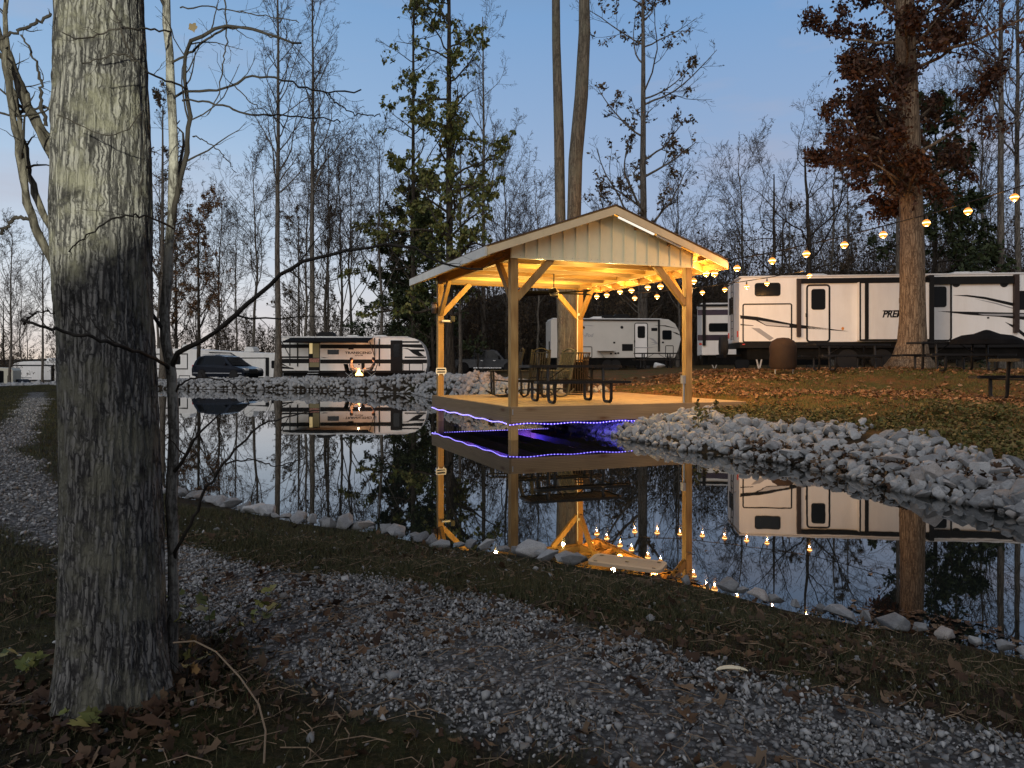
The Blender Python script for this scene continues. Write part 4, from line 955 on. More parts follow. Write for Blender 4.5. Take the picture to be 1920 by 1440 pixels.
T.dec([Z(905, 628), Z(1036, 630), Z(1120, 622), Z(1036, 637), Z(905, 636)], M['rv_grey'], .022); T.dec([Z(420, 428), Z(520, 432), Z(550, 438), Z(510, 438)], M['rv_grey'], .006)
T.text('R-Pod', *Z(480, 522), .30, M['rv_grey'], .25, .006)
mb = MB(); x0, z0 = T.m(*Z(572, 663)); x2, _ = T.m(*Z(728, 664)); mb.b2(x0, -.5, z0 - .01, x2, -.006, z0 + .02); mb.bar((x0 + .05, -.42, z0), (x0 + .45, -.006, z0 - .4), .02, .02); mb.build('fold_table', M['metal'], T.t)
MB().b2(-.015, .5, 1.1, .002, .95, 1.75).build('rear_window', M['glass'], T.t, bevel=.02)
for px in (1155, 1140): T.wheel(T.m(px, 690)[0], .34)
for px, w in ((1126, 1.4),): T.roofunit(T.m(px, 597)[0], T.m(px, 597)[1], .9, .8, .16)
T.roofunit(T.m(1145, 597)[0], T.m(px, 597)[1], .9, .7, .26, 'rv_dark'); T.roofunit(T.m(1172, 597)[0], T.m(px, 597)[1], 1.1, .7, .32, 'rv_dark')
T.jack(.9, .5)

# --- trailer between them
T = Trailer((pos(1316, 37.0), 37.0), (pos(1420, 36.6), 36.6), 1.15, 'white trailer with black and purple bands, mostly hidden behind the long trailer')
T.body(T.P([(1316, 666), (1560, 664), (1560, 570), (1316, 570)]), mat=M['rv_white'])
MB().b2(-.02, -.03, T.m(1330, 571)[1] - .04, 6.2, 2.48, T.m(1330, 568)[1]).build('roof', M['roofwhite'], T.t)
T.under(.3, 6, .3, T.m(1330, 666)[1]); T.rect((1308, 581), (1420, 590), simple('purple_black_band', (.045, .03, .055), .4), .006, 'stripe', .005)
T.rect((1308, 628), (1420, 638), simple('purple_black_band', (.035, .022, .04), .4), .006, 'stripe', .005); T.rect((1317, 568), (1323, 648), dk, .10, 'awning_arm', .02); T.rect((1308, 571), (1420, 574), dk, .08, 'awning_roll', .01)
T.window((1329, 606), (1372, 622)); T.rect((1311, 643), (1316, 647), M['red'], .015, 'tail_light', .01); T.wheel(T.m(1345, 690)[0] + 1.2, .36); T.jack(.8, .5)
MB().b2(-.012, .1, .6, .002, 1.0, .8).build('stripe', dk, T.t)

# --- camp trailer with awning across the pond
Z = lambda a, b: (480 + a / 5.0526, 560 + b / 5.0526)
T = Trailer((pos(522.5, 51), 51), (pos(800, 51.3), 51.3), .36, 'white and black trailer with an open awning and a lit side wall, across the pond')
T.body(T.P([Z(215, 700), Z(1605, 700), Z(1622, 640), Z(1622, 570), Z(1608, 500), Z(1585, 445), Z(1550, 405), Z(1505, 378), Z(1440, 366), Z(230, 366), Z(215, 372)]))
MB().b2(-.02, -.03, T.m(*Z(800, 366))[1] - .03, T.m(*Z(1440, 366))[0], 2.48, T.m(*Z(800, 357))[1]).build('roof', M['roofwhite'], T.t)
T.rect(Z(215, 682), Z(1600, 704), dk, .010, 'skirt', .01); T.under(.3, 10, .28, T.m(*Z(400, 700))[1])
T.rect(Z(215, 432), Z(498, 468), dk, .006, 'stripe', .005); T.rect(Z(215, 570), Z(498, 612), dk, .006, 'stripe', .005); T.rect(Z(215, 546), Z(498, 562), dk, .006, 'stripe', .005)
T.rect(Z(608, 434), Z(1275, 472), dk, .006, 'stripe', .005); T.rect(Z(608, 576), Z(1280, 614), dk, .006, 'stripe', .005); T.rect(Z(875, 462), Z(925, 482), dk, .012, 'vent', .01)
T.rect(Z(1385, 402), Z(1548, 418), dk, .006, 'stripe', .005); T.dec([Z(1385, 432), Z(1572, 432), Z(1590, 468), Z(1385, 458)], dk, .006); T.dec([Z(1385, 470), Z(1430, 470), Z(1490, 520), Z(1540, 545), Z(1595, 545), Z(1540, 500), Z(1600, 500), Z(1592, 480), Z(1460, 480), Z(1440, 470)], dk, .008)
T.rect(Z(1408, 548), Z(1610, 562), dk, .006, 'stripe', .005); T.rect(Z(1385, 576), Z(1620, 612), dk, .006, 'stripe', .005); T.ringr(Z(1390, 612), Z(1582, 684), .04, dk, .012, 'cargo_door', .03); T.rect(Z(1450, 612), Z(1458, 684), dk, .012, 'stripe', .005)
T.dec([Z(228, 602), Z(320, 652), Z(228, 625)], dk, .008); T.dec([Z(245, 640), Z(350, 655), Z(365, 668), Z(215, 662)], dk, .008); T.dec([Z(610, 552), Z(690, 560), Z(640, 562)], dk, .008)
T.window(Z(668, 474), Z(796, 538), .07, 'rv_white')
T.text('TRANSCEND', *Z(970, 514), .215, dk, 0, .006, 1.45); T.text('XPLOR', *Z(975, 538), .12, dk, 0, .003, 1.5)
dd = T.rect(Z(1276, 395), Z(1386, 690), M['rv_dark'], .05, 'door', .05); T.window(Z(1300, 425), Z(1362, 560), .02, y=-.05, parent=dd)
do = T.rect(Z(498, 418), Z(606, 690), dk, .012, 'doorway', .02)
T.rect(Z(506, 422), Z(536, 522), M['insidelit'], .016, 'cabinet', .01, do); T.rect(Z(540, 424), Z(600, 560), M['insidedim'], .016, 'interior', .01, do); T.rect(Z(506, 566), Z(600, 602), simple('red_white_cloth', (.5, .25, .2), .7, var=.6, vs=9), .018, 'bedding', .01, do); T.rect(Z(506, 604), Z(600, 648), M['insidedim'], .016, 'interior', .01, do)
T.rect(Z(998, 612), Z(1030, 668), dk, .014, 'vent', .01); T.rect(Z(968, 618), Z(984, 628), dk, .014, 'vent', .01)
# awning: fabric, roller and arms
zA = T.m(*Z(700, 372))[1]; xa, xb = T.m(*Z(335, 400))[0], T.m(*Z(1110, 400))[0]
mb = MB(); mb._add([(xa, -.02, zA), (xb, -.02, zA), (xb, -2.1, zA - .30), (xa, -2.1, zA - .30), (xa, -.02, zA + .02), (xb, -.02, zA + .02), (xb, -2.1, zA - .28), (xa, -2.1, zA - .28)], [(0, 1, 2, 3), (7, 6, 5, 4), (0, 4, 5, 1), (1, 5, 6, 2), (2, 6, 7, 3), (3, 7, 4, 0)])
mb.tube([(xa, -2.1, zA - .32), (xb, -2.1, zA - .32)], .07, 10); mb.build('awning', simple('charcoal_awning', (.012, .012, .013), .9, .05), T.t)
for x in (xa - .1, xb + .1):
    MB().bar((x, -2.08, zA - .3), (x + .0, -.03, zA - 1.25), .04, .05).bar((x, -.03, zA), (x, -.03, zA - 1.9), .06, .05).build('awning_arm', M['black'], T.t)
T.rect(Z(1163, 380), Z(1174, 640), dk, .05, 'grab_rail', .01); T.rect(Z(390, 420), Z(400, 642), dk, .05, 'grab_rail', .01)
mb = MB()
for i in range(4): mb.b2(T.m(*Z(500, 0))[0], -.25 - i * .16, .62 - i * .17, T.m(*Z(602, 0))[0], -.02 - i * .16, .65 - i * .17)
mb.build('entry_steps', M['metal'], T.t)
for px in (640, 655): T.wheel(T.m(px, 700)[0], .34)
T.roofunit(T.m(*Z(630, 340))[0], T.m(*Z(630, 357))[1], 1.3, .9, .34, 'rv_dark'); T.roofunit(T.m(*Z(890, 340))[0], T.m(*Z(630, 357))[1], .9, .7, .12); T.roofunit(T.m(*Z(1165, 340))[0], T.m(*Z(630, 357))[1], .9, .7, .12)
T.jack(1.9, .5); T.jack(3.0, .5)
light('POINT', 'awning_lamp_light', (pos(672, 50.4), 50.4, 2.9), 5, (1.0, .56, .34), .03)
MB().b2(T.m(*Z(950, 600))[0], -.05, zA - .12, T.m(*Z(1010, 600))[0], -.004, zA - .05).build('porch_lamp', M['wallglow'], T.t)

# --- fifth wheel at the left across the pond
Z = lambda a, b: (a / 3.4286, 520 + b / 3.4286)
T = Trailer((pos(250, 64), 64), (pos(516, 60), 60), .18, 'white fifth wheel with black framed slide panels, behind the parked dark car')
T.body(T.P([(250, 712), (517, 712), (517, 663), (400, 657.5), (355, 654), (250, 653)]))
T.ringr(Z(990, 490), Z(1208, 592), .09, dk, .02, 'slide_out_trim', .02); T.window(Z(1085, 505), Z(1160, 560), .03)
T.ringr(Z(1412, 516), Z(1728, 652), .08, dk, .02, 'slide_out_trim', .02); T.rect(Z(1708, 516), Z(1730, 690), dk, .03, 'slide_out_flange', .01); T.dec([Z(1470, 484), Z(1486, 484), Z(1650, 588), Z(1636, 588)], dk, .008); T.dec([Z(1340, 480), Z(1480, 484), Z(1486, 490), Z(1350, 488)], dk, .008)
T.rect(Z(960, 640), Z(1080, 690), M['chassis'], .01, 'skirt', .01); T.ringr(Z(1150, 630), Z(1222, 690), .06, dk, .01, 'cargo_door', .03)
T.window(Z(1745, 535), Z(1775, 585), .02)
for a in (1152, 1560): x, z = T.m(*Z(a, 462 if a < 1300 else 478)); T.roofunit(x, z, .95, .8, .42)
T.under(.3, 11, .05, .3)
# --- far left pair
T = Trailer((pos(18, 76), 76), (pos(112, 72), 72), -1.75, 'white fifth wheel with one large framed slide panel, on lower ground at the far left', )
T.body(T.P([Z(60, 660), Z(185, 700), Z(200, 742), Z(380, 742), Z(380, 536), Z(150, 541), Z(95, 550), Z(62, 575)]))
so = T.rect(Z(97, 568), Z(346, 664), M['rv_white'], .25, 'slide_out', .02); T.ringr(Z(93, 562), Z(350, 668), .12, dk, .27, 'slide_out_trim', .02, so)
for a in (238, 262, 285, 308): T.dec([Z(a, 680), Z(a + 12, 680), Z(a + 8, 738), Z(a - 4, 738)], dk, .008)
T.rect(Z(96, 640), Z(220, 648), M['rv_grey'], .28, 'stripe', .01); T.under(.4, 4, .1, .6); T.roofunit(T.m(*Z(262, 530))[0], T.m(*Z(262, 538))[1], .9, .8, .3)
for px in (66, 78): T.wheel(T.m(px, 735)[0], .4)
T = Trailer((pos(-14, 66), 66), (pos(24, 66.5), 66.5), -1.5, 'cream trailer end with a dark window, cut by the left edge of the picture')
T.body(T.P([Z(-60, 745), Z(82, 745), Z(84, 600), Z(70, 584), Z(-60, 580)]), mat=simple('cream_fibreglass', (.62, .60, .50), .5))
T.window(Z(-20, 600), Z(24, 700), .05); T.window(Z(48, 630), Z(62, 690), .03); T.rect(Z(58, 596), Z(72, 608), M['red'], .01, 'clearance_lamp', .01)

# ------------------------------------------------------------------ cars
def vehicle(name, label, cat, loc, rz, paint, low, cab, wins, wheels, Wd=1.9, r=.37, extras=None):
    t = empty(name, loc, rz, label, cat)
    zb = max(z for x, z in cab)
    def hw(z): return Wd / 2 - max(0, z - .95) * .34 - max(0, .5 - z) * .12
    def loft(pts, nm, mat, off=0, sides=(-1, 1)):
        mb = MB(); n_ = len(pts)
        vs = [(x, -hw(z) - off, z) for x, z in pts] + [(x, hw(z) + off, z) for x, z in pts]
        mb._add(vs, [tuple(range(n_)), tuple(range(2 * n_ - 1, n_ - 1, -1))] + [(i, i + n_, (i + 1) % n_ + n_, (i + 1) % n_) for i in range(n_)])
        return mb.build(nm, mat, t, bevel=.035 if off == 0 else 0)
    b = loft(low, 'body', paint); c = loft(cab, 'cabin', paint)
    for w in wins:
        for s in (-1, 1):
            vs = [(x, s * (hw(z) + .012), z) for x, z in w] + [(x, s * (hw(z) - .02), z) for x, z in w]; n_ = len(w)
            MB()._add(vs, [tuple(range(n_)), tuple(range(2 * n_ - 1, n_ - 1, -1))] + [(i, i + n_, (i + 1) % n_ + n_, (i + 1) % n_) for i in range(n_)]).build('window', M['glass'], t)
    for x in wheels:
        for s in (-1, 1):
            w = empty('wheel', (x, s * (Wd / 2 - .12), r)); w.parent = t
            MB().lathe((0, 0, 0), [(r * .64, -.12), (r * .95, -.12), (r, -.07), (r, .07), (r * .95, .12), (r * .64, .12)], 24, axis='Y').build('tyre', M['rubber'], w, smooth=True)
            mb = MB(); mb.lathe((0, 0, 0), [(r * .60, -.10), (r * .66, -.10), (r * .66, .10), (r * .60, .10)], 20, axis='Y').lathe((0, 0, 0), [(.06, -.11), (.06, .11)], 10, axis='Y')
            for k in range(5):
                a = k * 2 * math.pi / 5; mb.bar((.04 * math.cos(a), 0, .04 * math.sin(a)), (r * .62 * math.cos(a), 0, r * .62 * math.sin(a)), .19, .07, up=(0, 1, 0))
            mb.build('rim', M['chrome'], w)
            MB().lathe((x, s * (Wd / 2 - .03), r), [(.01, -.035), (r * 1.16, -.035), (r * 1.16, .036), (.01, .036)], 28, axis='Y').build('wheel_arch', M['rv_dark'], t)
            w.location.y = s * (Wd / 2 - .055)
    if extras: extras(t, hw)
    return t
suv_low = [(-2.42, .34), (-2.44, .80), (-2.36, 1.06), (-.9, 1.10), (.95, 1.08), (1.65, .98), (2.30, .82), (2.42, .60), (2.38, .30), (1.8, .26), (-2.0, .26)]
suv_cab = [(-2.34, 1.02), (-2.26, 1.34), (-2.02, 1.66), (-1.5, 1.76), (-.2, 1.78), (.45, 1.66), (1.25, 1.04)]
def suv_x(t, hw):
    for s in (-1, 1):
        MB().b2(1.98, s * .62 - .18, .72, 2.37, s * .62 + .18, .88).build('headlight', simple('lamp_glass', (.6, .62, .65), .15, .7), t, bevel=.02)
        MB().b2(-2.46, s * .78 - .1, .86, -2.30, s * .78 + .1, 1.10).build('tail_light', M['red'], t, bevel=.02)
        MB().b2(.62, s * .93, 1.08, .82, s * 1.08, 1.24).build('mirror', M['carblack'], t, bevel=.03)
        MB().tube([(-1.75, s * .60, 1.80), (-.1, s * .60, 1.83)], .02, 6).build('roof_rail', M['chrome'], t)
        MB().b2(-2.3, s * .945, .50, 2.2, s * .962, .56).build('trim_strip', M['metal'], t)
    MB()._add([(.52, -.62, 1.63), (.52, .62, 1.63), (1.24, .78, 1.09), (1.24, -.78, 1.09), (.50, -.62, 1.60), (.50, .62, 1.60), (1.20, .78, 1.06), (1.20, -.78, 1.06)], [(0, 1, 2, 3), (7, 6, 5, 4), (0, 4, 5, 1), (1, 5, 6, 2), (2, 6, 7, 3), (3, 7, 4, 0)]).build('windscreen', M['glass'], t)
    MB().b2(2.36, -.4, .50, 2.44, .4, .74).build('grille', M['black'], t)
cx_ = 427; Yc = 52.5
vehicle('parked_car', 'dark blue four door utility car parked in front of the fifth wheel across the pond', 'car', (pos(cx_, Yc), Yc, .30), R(-24), M['carblack'], suv_low, suv_cab,
        [[(-2.05, 1.10), (-1.95, 1.55), (-1.45, 1.64), (-1.40, 1.12)], [(-1.32, 1.12), (-1.36, 1.64), (-.52, 1.68), (-.48, 1.12)], [(-.40, 1.12), (-.44, 1.68), (.32, 1.60), (.92, 1.10)]], (-1.45, 1.48), extras=suv_x)
pk_low = [(-2.95, .50), (-2.95, 1.12), (-1.05, 1.16), (1.2, 1.14), (2.6, 1.08), (2.9, .92), (2.92, .48), (2.3, .40), (-2.6, .40)]
pk_cab = [(-1.10, 1.10), (-1.02, 1.84), (-.8, 1.90), (.55, 1.90), (.85, 1.80), (1.45, 1.12)]
def pk_x(t, hw):
    for s in (-1, 1):
        MB().b2(-3.0, s * .85 - .08, .85, -2.90, s * .85 + .08, 1.10).build('tail_light', M['red'], t)
        MB().b2(-1.0, s * .99, .42, 1.2, s * 1.09, .47).build('running_board', M['chrome'], t)
        MB().b2(.95, s * 1.0, 1.2, 1.12, s * 1.2, 1.42).build('mirror', M['black'], t, bevel=.03)
        for x in (-.45, .55): MB().b2(x, s * .985, 1.0, x + .2, s * 1.005, 1.04).build('handle', M['chrome'], t)
    MB().b2(-2.93, -.8, 1.10, -1.15, .8, 1.19).build('bed_cover', M['black'], t)
vehicle('pickup_truck', 'dark crew cab pickup truck parked beyond the pond, left of the front pavilion post', 'pickup truck', (pos(914, 60), 60, .70), R(-4), M['truck'], pk_low, pk_cab,
        [[(-.90, 1.20), (-.85, 1.78), (-.05, 1.80), (-.02, 1.20)], [(.06, 1.20), (.04, 1.80), (.52, 1.78), (1.18, 1.20)]], (-1.85, 1.85), Wd=2.0, r=.42, extras=pk_x)
jl = [(-1.9, .45), (-1.9, 1.15), (.5, 1.15), (1.8, 1.05), (1.85, .45)]; jc = [(-1.85, 1.1), (-1.75, 1.8), (.2, 1.8), (.6, 1.1)]
vehicle('parked_car', 'black boxy car parked under the fifth wheel at the far left', 'car', (pos(40, 68), 68, -1.75), R(-8), M['truck'], jl, jc, [[(-1.6, 1.2), (-1.55, 1.7), (-.7, 1.7), (-.7, 1.2)], [(-.6, 1.2), (-.6, 1.7), (.1, 1.7), (.4, 1.2)]], (-1.2, 1.2), Wd=1.8)

# ------------------------------------------------------------------ picnic tables and covered grill on the lawn
def ptz(px, Y): return (pos(px, Y), Y, tz(pos(px, Y), Y))
picnic_table(ptz(1588, 23.2), R(3), 'dark picnic table in front of the long trailer, left of the oak trunk', 2.4)
picnic_table(ptz(1790, 21.0), R(2), 'dark picnic table in front of the long trailer, right of the oak trunk', 2.4)
picnic_table(ptz(1968, 14.6), R(14), 'dark picnic table end entering at the right edge of the picture', 2.2)
picnic_table(ptz(1230, 40), R(0), 'black picnic table standing before the rounded nose trailer', 2.3)
bk = simple('brown_black_cover', (.035, .022, .015), .75, .2, bump=.4)
x, y, z = ptz(1468, 23.6)
gr_ = empty('covered_grill', (x, y, z), 0, 'grill under a dark brown cover standing before the long trailer', 'covered grill')
MB().lathe((0, 0, 0), [(.36, .16), (.42, .28), (.40, .62), (.42, .86), (.34, 1.05), (.18, 1.14), (.02, 1.16)], 18).build('cover', bk, gr_, smooth=True)
for a in (-.28, .28): MB().tube([(a, -.1, 0), (a, -.1, .3)], .02, 6).build('leg', M['metal'], gr_)
x, y, z = ptz(1850, 20.2)
cv = empty('covered_gear', (x, y, z + .80), 0, 'black cloth heaped over gear on the picnic table right of the oak', 'covered gear')
MB().lathe((0, 0, 0), [(.62, -.02), (.60, .10), (.42, .22), (.22, .26), (.05, .36), (.01, .37)], 14).build('cloth', M['blackmatte'], cv, smooth=True); cv.scale = (1.6, .8, 1)
x, y, z = ptz(1233, 42.5)
wb = empty('white_bag', (x, y, z), 0, 'crumpled white bag lying by the rounded nose trailer', 'bag')
V, F_ = rp[3]; link('bag', npmesh('bag', V * np.array([1.0, .6, .6]) + [0, 0, .2], [F_], M['plasticwhite']), wb)
# ------------------------------------------------------------------ people round the fire
def skin_body(joints, edges, root, name, mats, parent, assign):
    me = bpy.data.meshes.new(name); me.from_pydata([j[0] for j in joints], edges, [])
    o = bpy.data.objects.new('tmp', me); col.objects.link(o)
    sk = o.modifiers.new('s', 'SKIN'); sv = me.skin_vertices[0].data
    for i, j in enumerate(joints): sv[i].radius = (j[1], j[1] * (j[2] if len(j) > 2 else 1)); sv[i].use_root = (i == root)
    ss = o.modifiers.new('u', 'SUBSURF'); ss.levels = 2; ss.render_levels = 2
    dg = bpy.context.evaluated_depsgraph_get(); m2 = bpy.data.meshes.new_from_object(o.evaluated_get(dg)); bpy.data.objects.remove(o)
    m2.materials.clear()
    for m_ in mats: m2.materials.append(m_)
    for f in m2.polygons: f.material_index = assign(f.center); f.use_smooth = True
    return link(name, m2, parent)
def person(loc, rz, label, top, lean=0.0):
    t = empty('person', loc, rz, label, 'person')
    # seated, facing +x, seat height .42
    J = [((0, 0, .52), .145, .9), ((.00 - lean * .1, 0, .70), .135, .85), ((-.02 - lean * .25, 0, .92), .15, .8), ((-.01 - lean * .3, 0, 1.04), .075), ((.02 - lean * .3, 0, 1.13), .058), ((.03 - lean * .3, 0, 1.24), .092, 1.1), ((.035 - lean * .3, 0, 1.32), .085, 1.0)]
    E = [(0, 1), (1, 2), (2, 3), (3, 4), (4, 5), (5, 6)]
    for s in (-1, 1):
        b = len(J)
        J += [((.06, s * .10, .50), .095), ((.46, s * .15, .52), .068), ((.50, s * .16, .30), .055), ((.48, s * .16, .09), .042), ((.60, s * .17, .05), .038)]
        E += [(0, b), (b, b + 1), (b + 1, b + 2), (b + 2, b + 3), (b + 3, b + 4)]
        b = len(J); l = lean * .25
        J += [((-.02 - l, s * .19, .96), .062), ((.05 - l, s * .25, .72), .047), ((.28, s * .16, .66), .036), ((.36, s * .12, .66), .030), ((.42, s * .11, .655), .024)]
        E += [(2, b), (b, b + 1), (b + 1, b + 2), (b + 2, b + 3), (b + 3, b + 4)]
        for q in range(4):
            c = len(J); yy = s * (.11 + (q - 1.5) * .018); J += [((.455, yy, .655), .009), ((.485, yy, .635), .008)]; E += [(b + 4, c), (c, c + 1)]
        c = len(J); J += [((.39, s * .08, .665), .010), ((.42, s * .062, .66), .009)]; E += [(b + 3, c), (c, c + 1)]
    def asg(c):
        if c.z > 1.07 or (c.x > .31 and c.z > .6): return 0
        if c.z > .56 and c.x < .33: return 1
        return 2 if c.z > .1 else 3
    skin_body(J, E, 0, 'body', [M['skin'], top, M['jeans'], M['black']], t, asg)
    hx = .03 - lean * .3
    MB().lathe((hx - .015, 0, 1.27), [(.105, -.06), (.112, .02), (.10, .09), (.06, .125), (.01, .135)], 14).build('hair', M['hair'], t, smooth=True)
    MB().box((hx + .10, 0, 1.245), (.03, .022, .04)).build('nose', M['skin'], t, bevel=.008)
    return t
def camp_chair(loc, rz, label, w=.62):
    t = empty('camp_chair', loc, rz, label, 'camp chair', 'camp chairs at the fire')
    MB().box((.12, 0, .40), (.52, w, .025)).build('seat', M['blackmatte'], t, bevel=.008)
    MB().bar((-.14, 0, .42), (-.30, 0, .98), w, .025, up=(1, 0, 0)).build('backrest', M['blackmatte'], t)
    for s in (-1, 1):
        for a, b in (((.34, .0), (-.16, .42)), ((-.22, .0), (.34, .42))): MB().bar((a[0], s * w / 2, a[1] + .01), (b[0], s * w / 2, b[1]), .022, .022).build('leg', M['metal'], t)
        MB().bar((-.24, s * w / 2, .64), (.30, s * w / 2, .62), .06, .02).build('armrest', M['blackmatte'], t)
    return t
def gzz(px, Y): x = pos(px, Y); return (x, Y, tz(x, Y))
a = gzz(656, 48.6); camp_chair(a, R(-12), 'black camp chair on the left side of the campfire'); person((a[0] + .12, a[1], a[2]), R(-12), 'person in a grey shirt sitting left of the campfire', M['shirt'], .1)
a = gzz(699, 48.6); camp_chair(a, R(192), 'black camp chair on the right side of the campfire'); person((a[0] - .12, a[1], a[2]), R(192), 'person in a dark jacket leaning back right of the campfire', M['jacket'], .6)
x, y, z = gzz(673, 48.2)
fp = empty('campfire', (x, y, z), 0, 'small bright campfire burning between the two seated people', 'campfire')
MB().lathe((0, 0, 0), [(.34, 0), (.40, .02), (.42, .24), (.36, .25), (.33, .05)], 18).build('fire_ring', M['chassis'], fp, smooth=True)
mb = MB()
for i in range(9):
    a = i * 2.4; r_ = .05 + .02 * i; h = .62 - .045 * i
    mb.tube([(r_ * math.cos(a), r_ * math.sin(a), .12), (r_ * 1.2 * math.cos(a + .4), r_ * 1.2 * math.sin(a + .4), .12 + h * .45), (r_ * .5 * math.cos(a + 1), r_ * .5 * math.sin(a + 1), .12 + h)], [.07, .09, .005], 6)
mb.build('flames', M['flame'], fp, smooth=True)
for a in (0, 1.1, 2.2): MB().bar((-.25 * math.cos(a), -.25 * math.sin(a), .12), (.25 * math.cos(a), .25 * math.sin(a), .16), .07, .07).build('log', M['chassis'], fp)
light('POINT', 'fire_light', (0, .1, .95), 95, (1.0, .42, .16), .03, fp)
# perforated board on the near bank, pale husk
x, y, z = pos(1170, 5.35), 5.35, 0
bd = empty('perforated_board', (*W(1176, 1075)[:2], .0), R(-24), 'beige perforated plastic board lying at the near edge of the pond', 'board')
bx_, by_ = W(1175, 1076); bd.location = (bx_ + .0, by_ - .02, .085); bd.rotation_euler = (R(4), R(0), R(-27))
BLn, BWd = .56, .21
mb = MB(); mb.ring(rr(-BLn / 2, -BWd / 2, BLn / 2, BWd / 2, .05, 6), rr(-BLn / 2 + .03, -BWd / 2 + .03, BLn / 2 - .03, BWd / 2 - .03, .03, 6), -.012, .012)
for i in range(1, 26): xx = -BLn / 2 + .02 + (BLn - .04) * i / 26; mb.b2(xx - .0055, -.007, -BWd / 2 + .025, xx + .0055, .007, BWd / 2 - .025)
for i in range(1, 9): yy = -BWd / 2 + .02 + (BWd - .04) * i / 9; mb.b2(-BLn / 2 + .025, -.0065, yy - .0055, BLn / 2 - .025, .0095, yy + .0055)
me = mb.mesh('panel', simple('beige_plastic', (.42, .31, .21), .6, .2)); me.transform(Matrix.Rotation(math.pi / 2, 4, 'X')); link('panel', me, bd)
for q in ((-.22, .07), (.22, .07), (.22, -.07), (-.22, -.07), (0, 0)): MB().b2(q[0] - .012, q[1] - .008, -.013, q[0] + .012, q[1] + .008, .014).build('slot', M['black'], bd)
hx_, hy_ = pos(1374, 3.3), 3.3
hk = [(math.cos(a) * .075, math.sin(a) * .045, .01 + .012 * math.sin(a)) for a in np.linspace(.3, 2.75, 9)]
MBk = MB().tube(hk, [.002, .008, .013, .015, .015, .014, .012, .008, .002], 8); h_ = MBk.build('husk', simple('pale_husk', (.62, .56, .42), .6), None, smooth=True); h_.location = (hx_, hy_, tz(hx_, hy_) + .01); h_.scale = (1, 1, .5)
tag(h_, 'pale curved husk lying on the gravel in the right foreground', 'husk')
# ------------------------------------------------------------------ trees
def nrm_(v): return v / (np.linalg.norm(v, axis=-1, keepdims=True) + 1e-9)
def spawn(paths, rads, k, t0, t1, lenf, ang, npt, up, wob, rg, rf=.55, tip=.35, minr=.004, shape=None):
    n_, P = paths.shape[:2]; seg = np.diff(paths, axis=1); L = np.linalg.norm(seg, axis=2).sum(1)
    t = (np.arange(k)[None] + rg.uniform(-.2, 1.2, (n_, k))) / k * (t1 - t0) + t0; t = np.clip(t, 0, .999)
    fi = t * (P - 1); i = np.minimum(fi.astype(int), P - 2); f = (fi - i)[..., None]; rI = np.arange(n_)[:, None]
    p = paths[rI, i] * (1 - f) + paths[rI, i + 1] * f; T = nrm_(seg[rI, i]); r = rads[rI, i] * (1 - f[..., 0]) + rads[rI, i + 1] * f[..., 0]
    p, T, r = p.reshape(-1, 3), T.reshape(-1, 3), r.ravel(); tt = t.ravel(); m = len(p)
    v = rg.normal(size=(m, 3)); v -= (v * T).sum(1, keepdims=True) * T; v = nrm_(v)
    a = np.radians(ang) * rg.uniform(.65, 1.35, m)[:, None]; d = np.cos(a) * T + np.sin(a) * v
    sh = (1.2 - .75 * tt) if shape is None else shape(tt)
    ln = lenf * np.repeat(L, k) * sh * rg.uniform(.6, 1.3, m)
    out = np.zeros((m, npt, 3)); out[:, 0] = p; st = (ln / (npt - 1))[:, None]; cur = p; dd = d
    for q in range(1, npt):
        dd = nrm_(dd + rg.normal(0, wob, (m, 3)) + np.array([0, 0, up])); cur = cur + dd * st; out[:, q] = cur
    r0 = np.maximum(r * rf, minr); rr_ = r0[:, None] * np.linspace(1, tip, npt)[None]
    return out, np.maximum(rr_, minr * .6)
def tubes(sets, name, mat, smooth=True):
    vs, fs, off = [], [], 0
    for paths, rads, k in sets:
        n_, P = paths.shape[:2]; T = np.empty_like(paths); T[:, 1:-1] = paths[:, 2:] - paths[:, :-2]; T[:, 0] = paths[:, 1] - paths[:, 0]; T[:, -1] = paths[:, -1] - paths[:, -2]; T = nrm_(T)
        av = nrm_(T.mean(1)); ref = np.where(np.abs(av[:, 2:3]) > .8, np.array([[1.0, .05, 0]]), np.array([[.02, .05, 1.0]]))[:, None]
        a = nrm_(np.cross(T, np.broadcast_to(ref, T.shape))); b = np.cross(T, a); th = np.arange(k) * 2 * np.pi / k
        V = paths[:, :, None] + (a[:, :, None] * np.cos(th)[None, None, :, None] + b[:, :, None] * np.sin(th)[None, None, :, None]) * rads[:, :, None, None]
        ii = np.arange(P - 1)[:, None] * k; jj = np.arange(k)[None]; jn = (jj + 1) % k
        q = np.stack([ii + jj, ii + jn, ii + k + jn, ii + k + jj], -1).reshape(-1, 4)
        fs.append((q[None] + (off + np.arange(n_) * P * k)[:, None, None]).reshape(-1, 4)); vs.append(V.reshape(-1, 3)); off += n_ * P * k
    return npmesh(name, np.concatenate(vs), [np.concatenate(fs)], mat, smooth)
def leafmesh(P, size, rg, mat, name='foliage', droop=.0, asp=.55):
    n_ = len(P); d = rg.normal(size=(n_, 3)); d[:, 2] -= droop; d = nrm_(d); v = nrm_(np.cross(d, rg.normal(size=(n_, 3)))); u = np.cross(d, v)
    s = (size * rg.uniform(.6, 1.35, n_))[:, None]
    V = np.stack([P, P + d * s * .5 + v * s * asp * .5 + u * s * .10, P + d * s, P + d * s * .5 - v * s * asp * .5 + u * s * .06], 1).reshape(-1, 3)
    o = (np.arange(n_) * 4)[:, None] + np.array([[0, 1, 2, 3]])
    return npmesh(name, V, [o], mat)
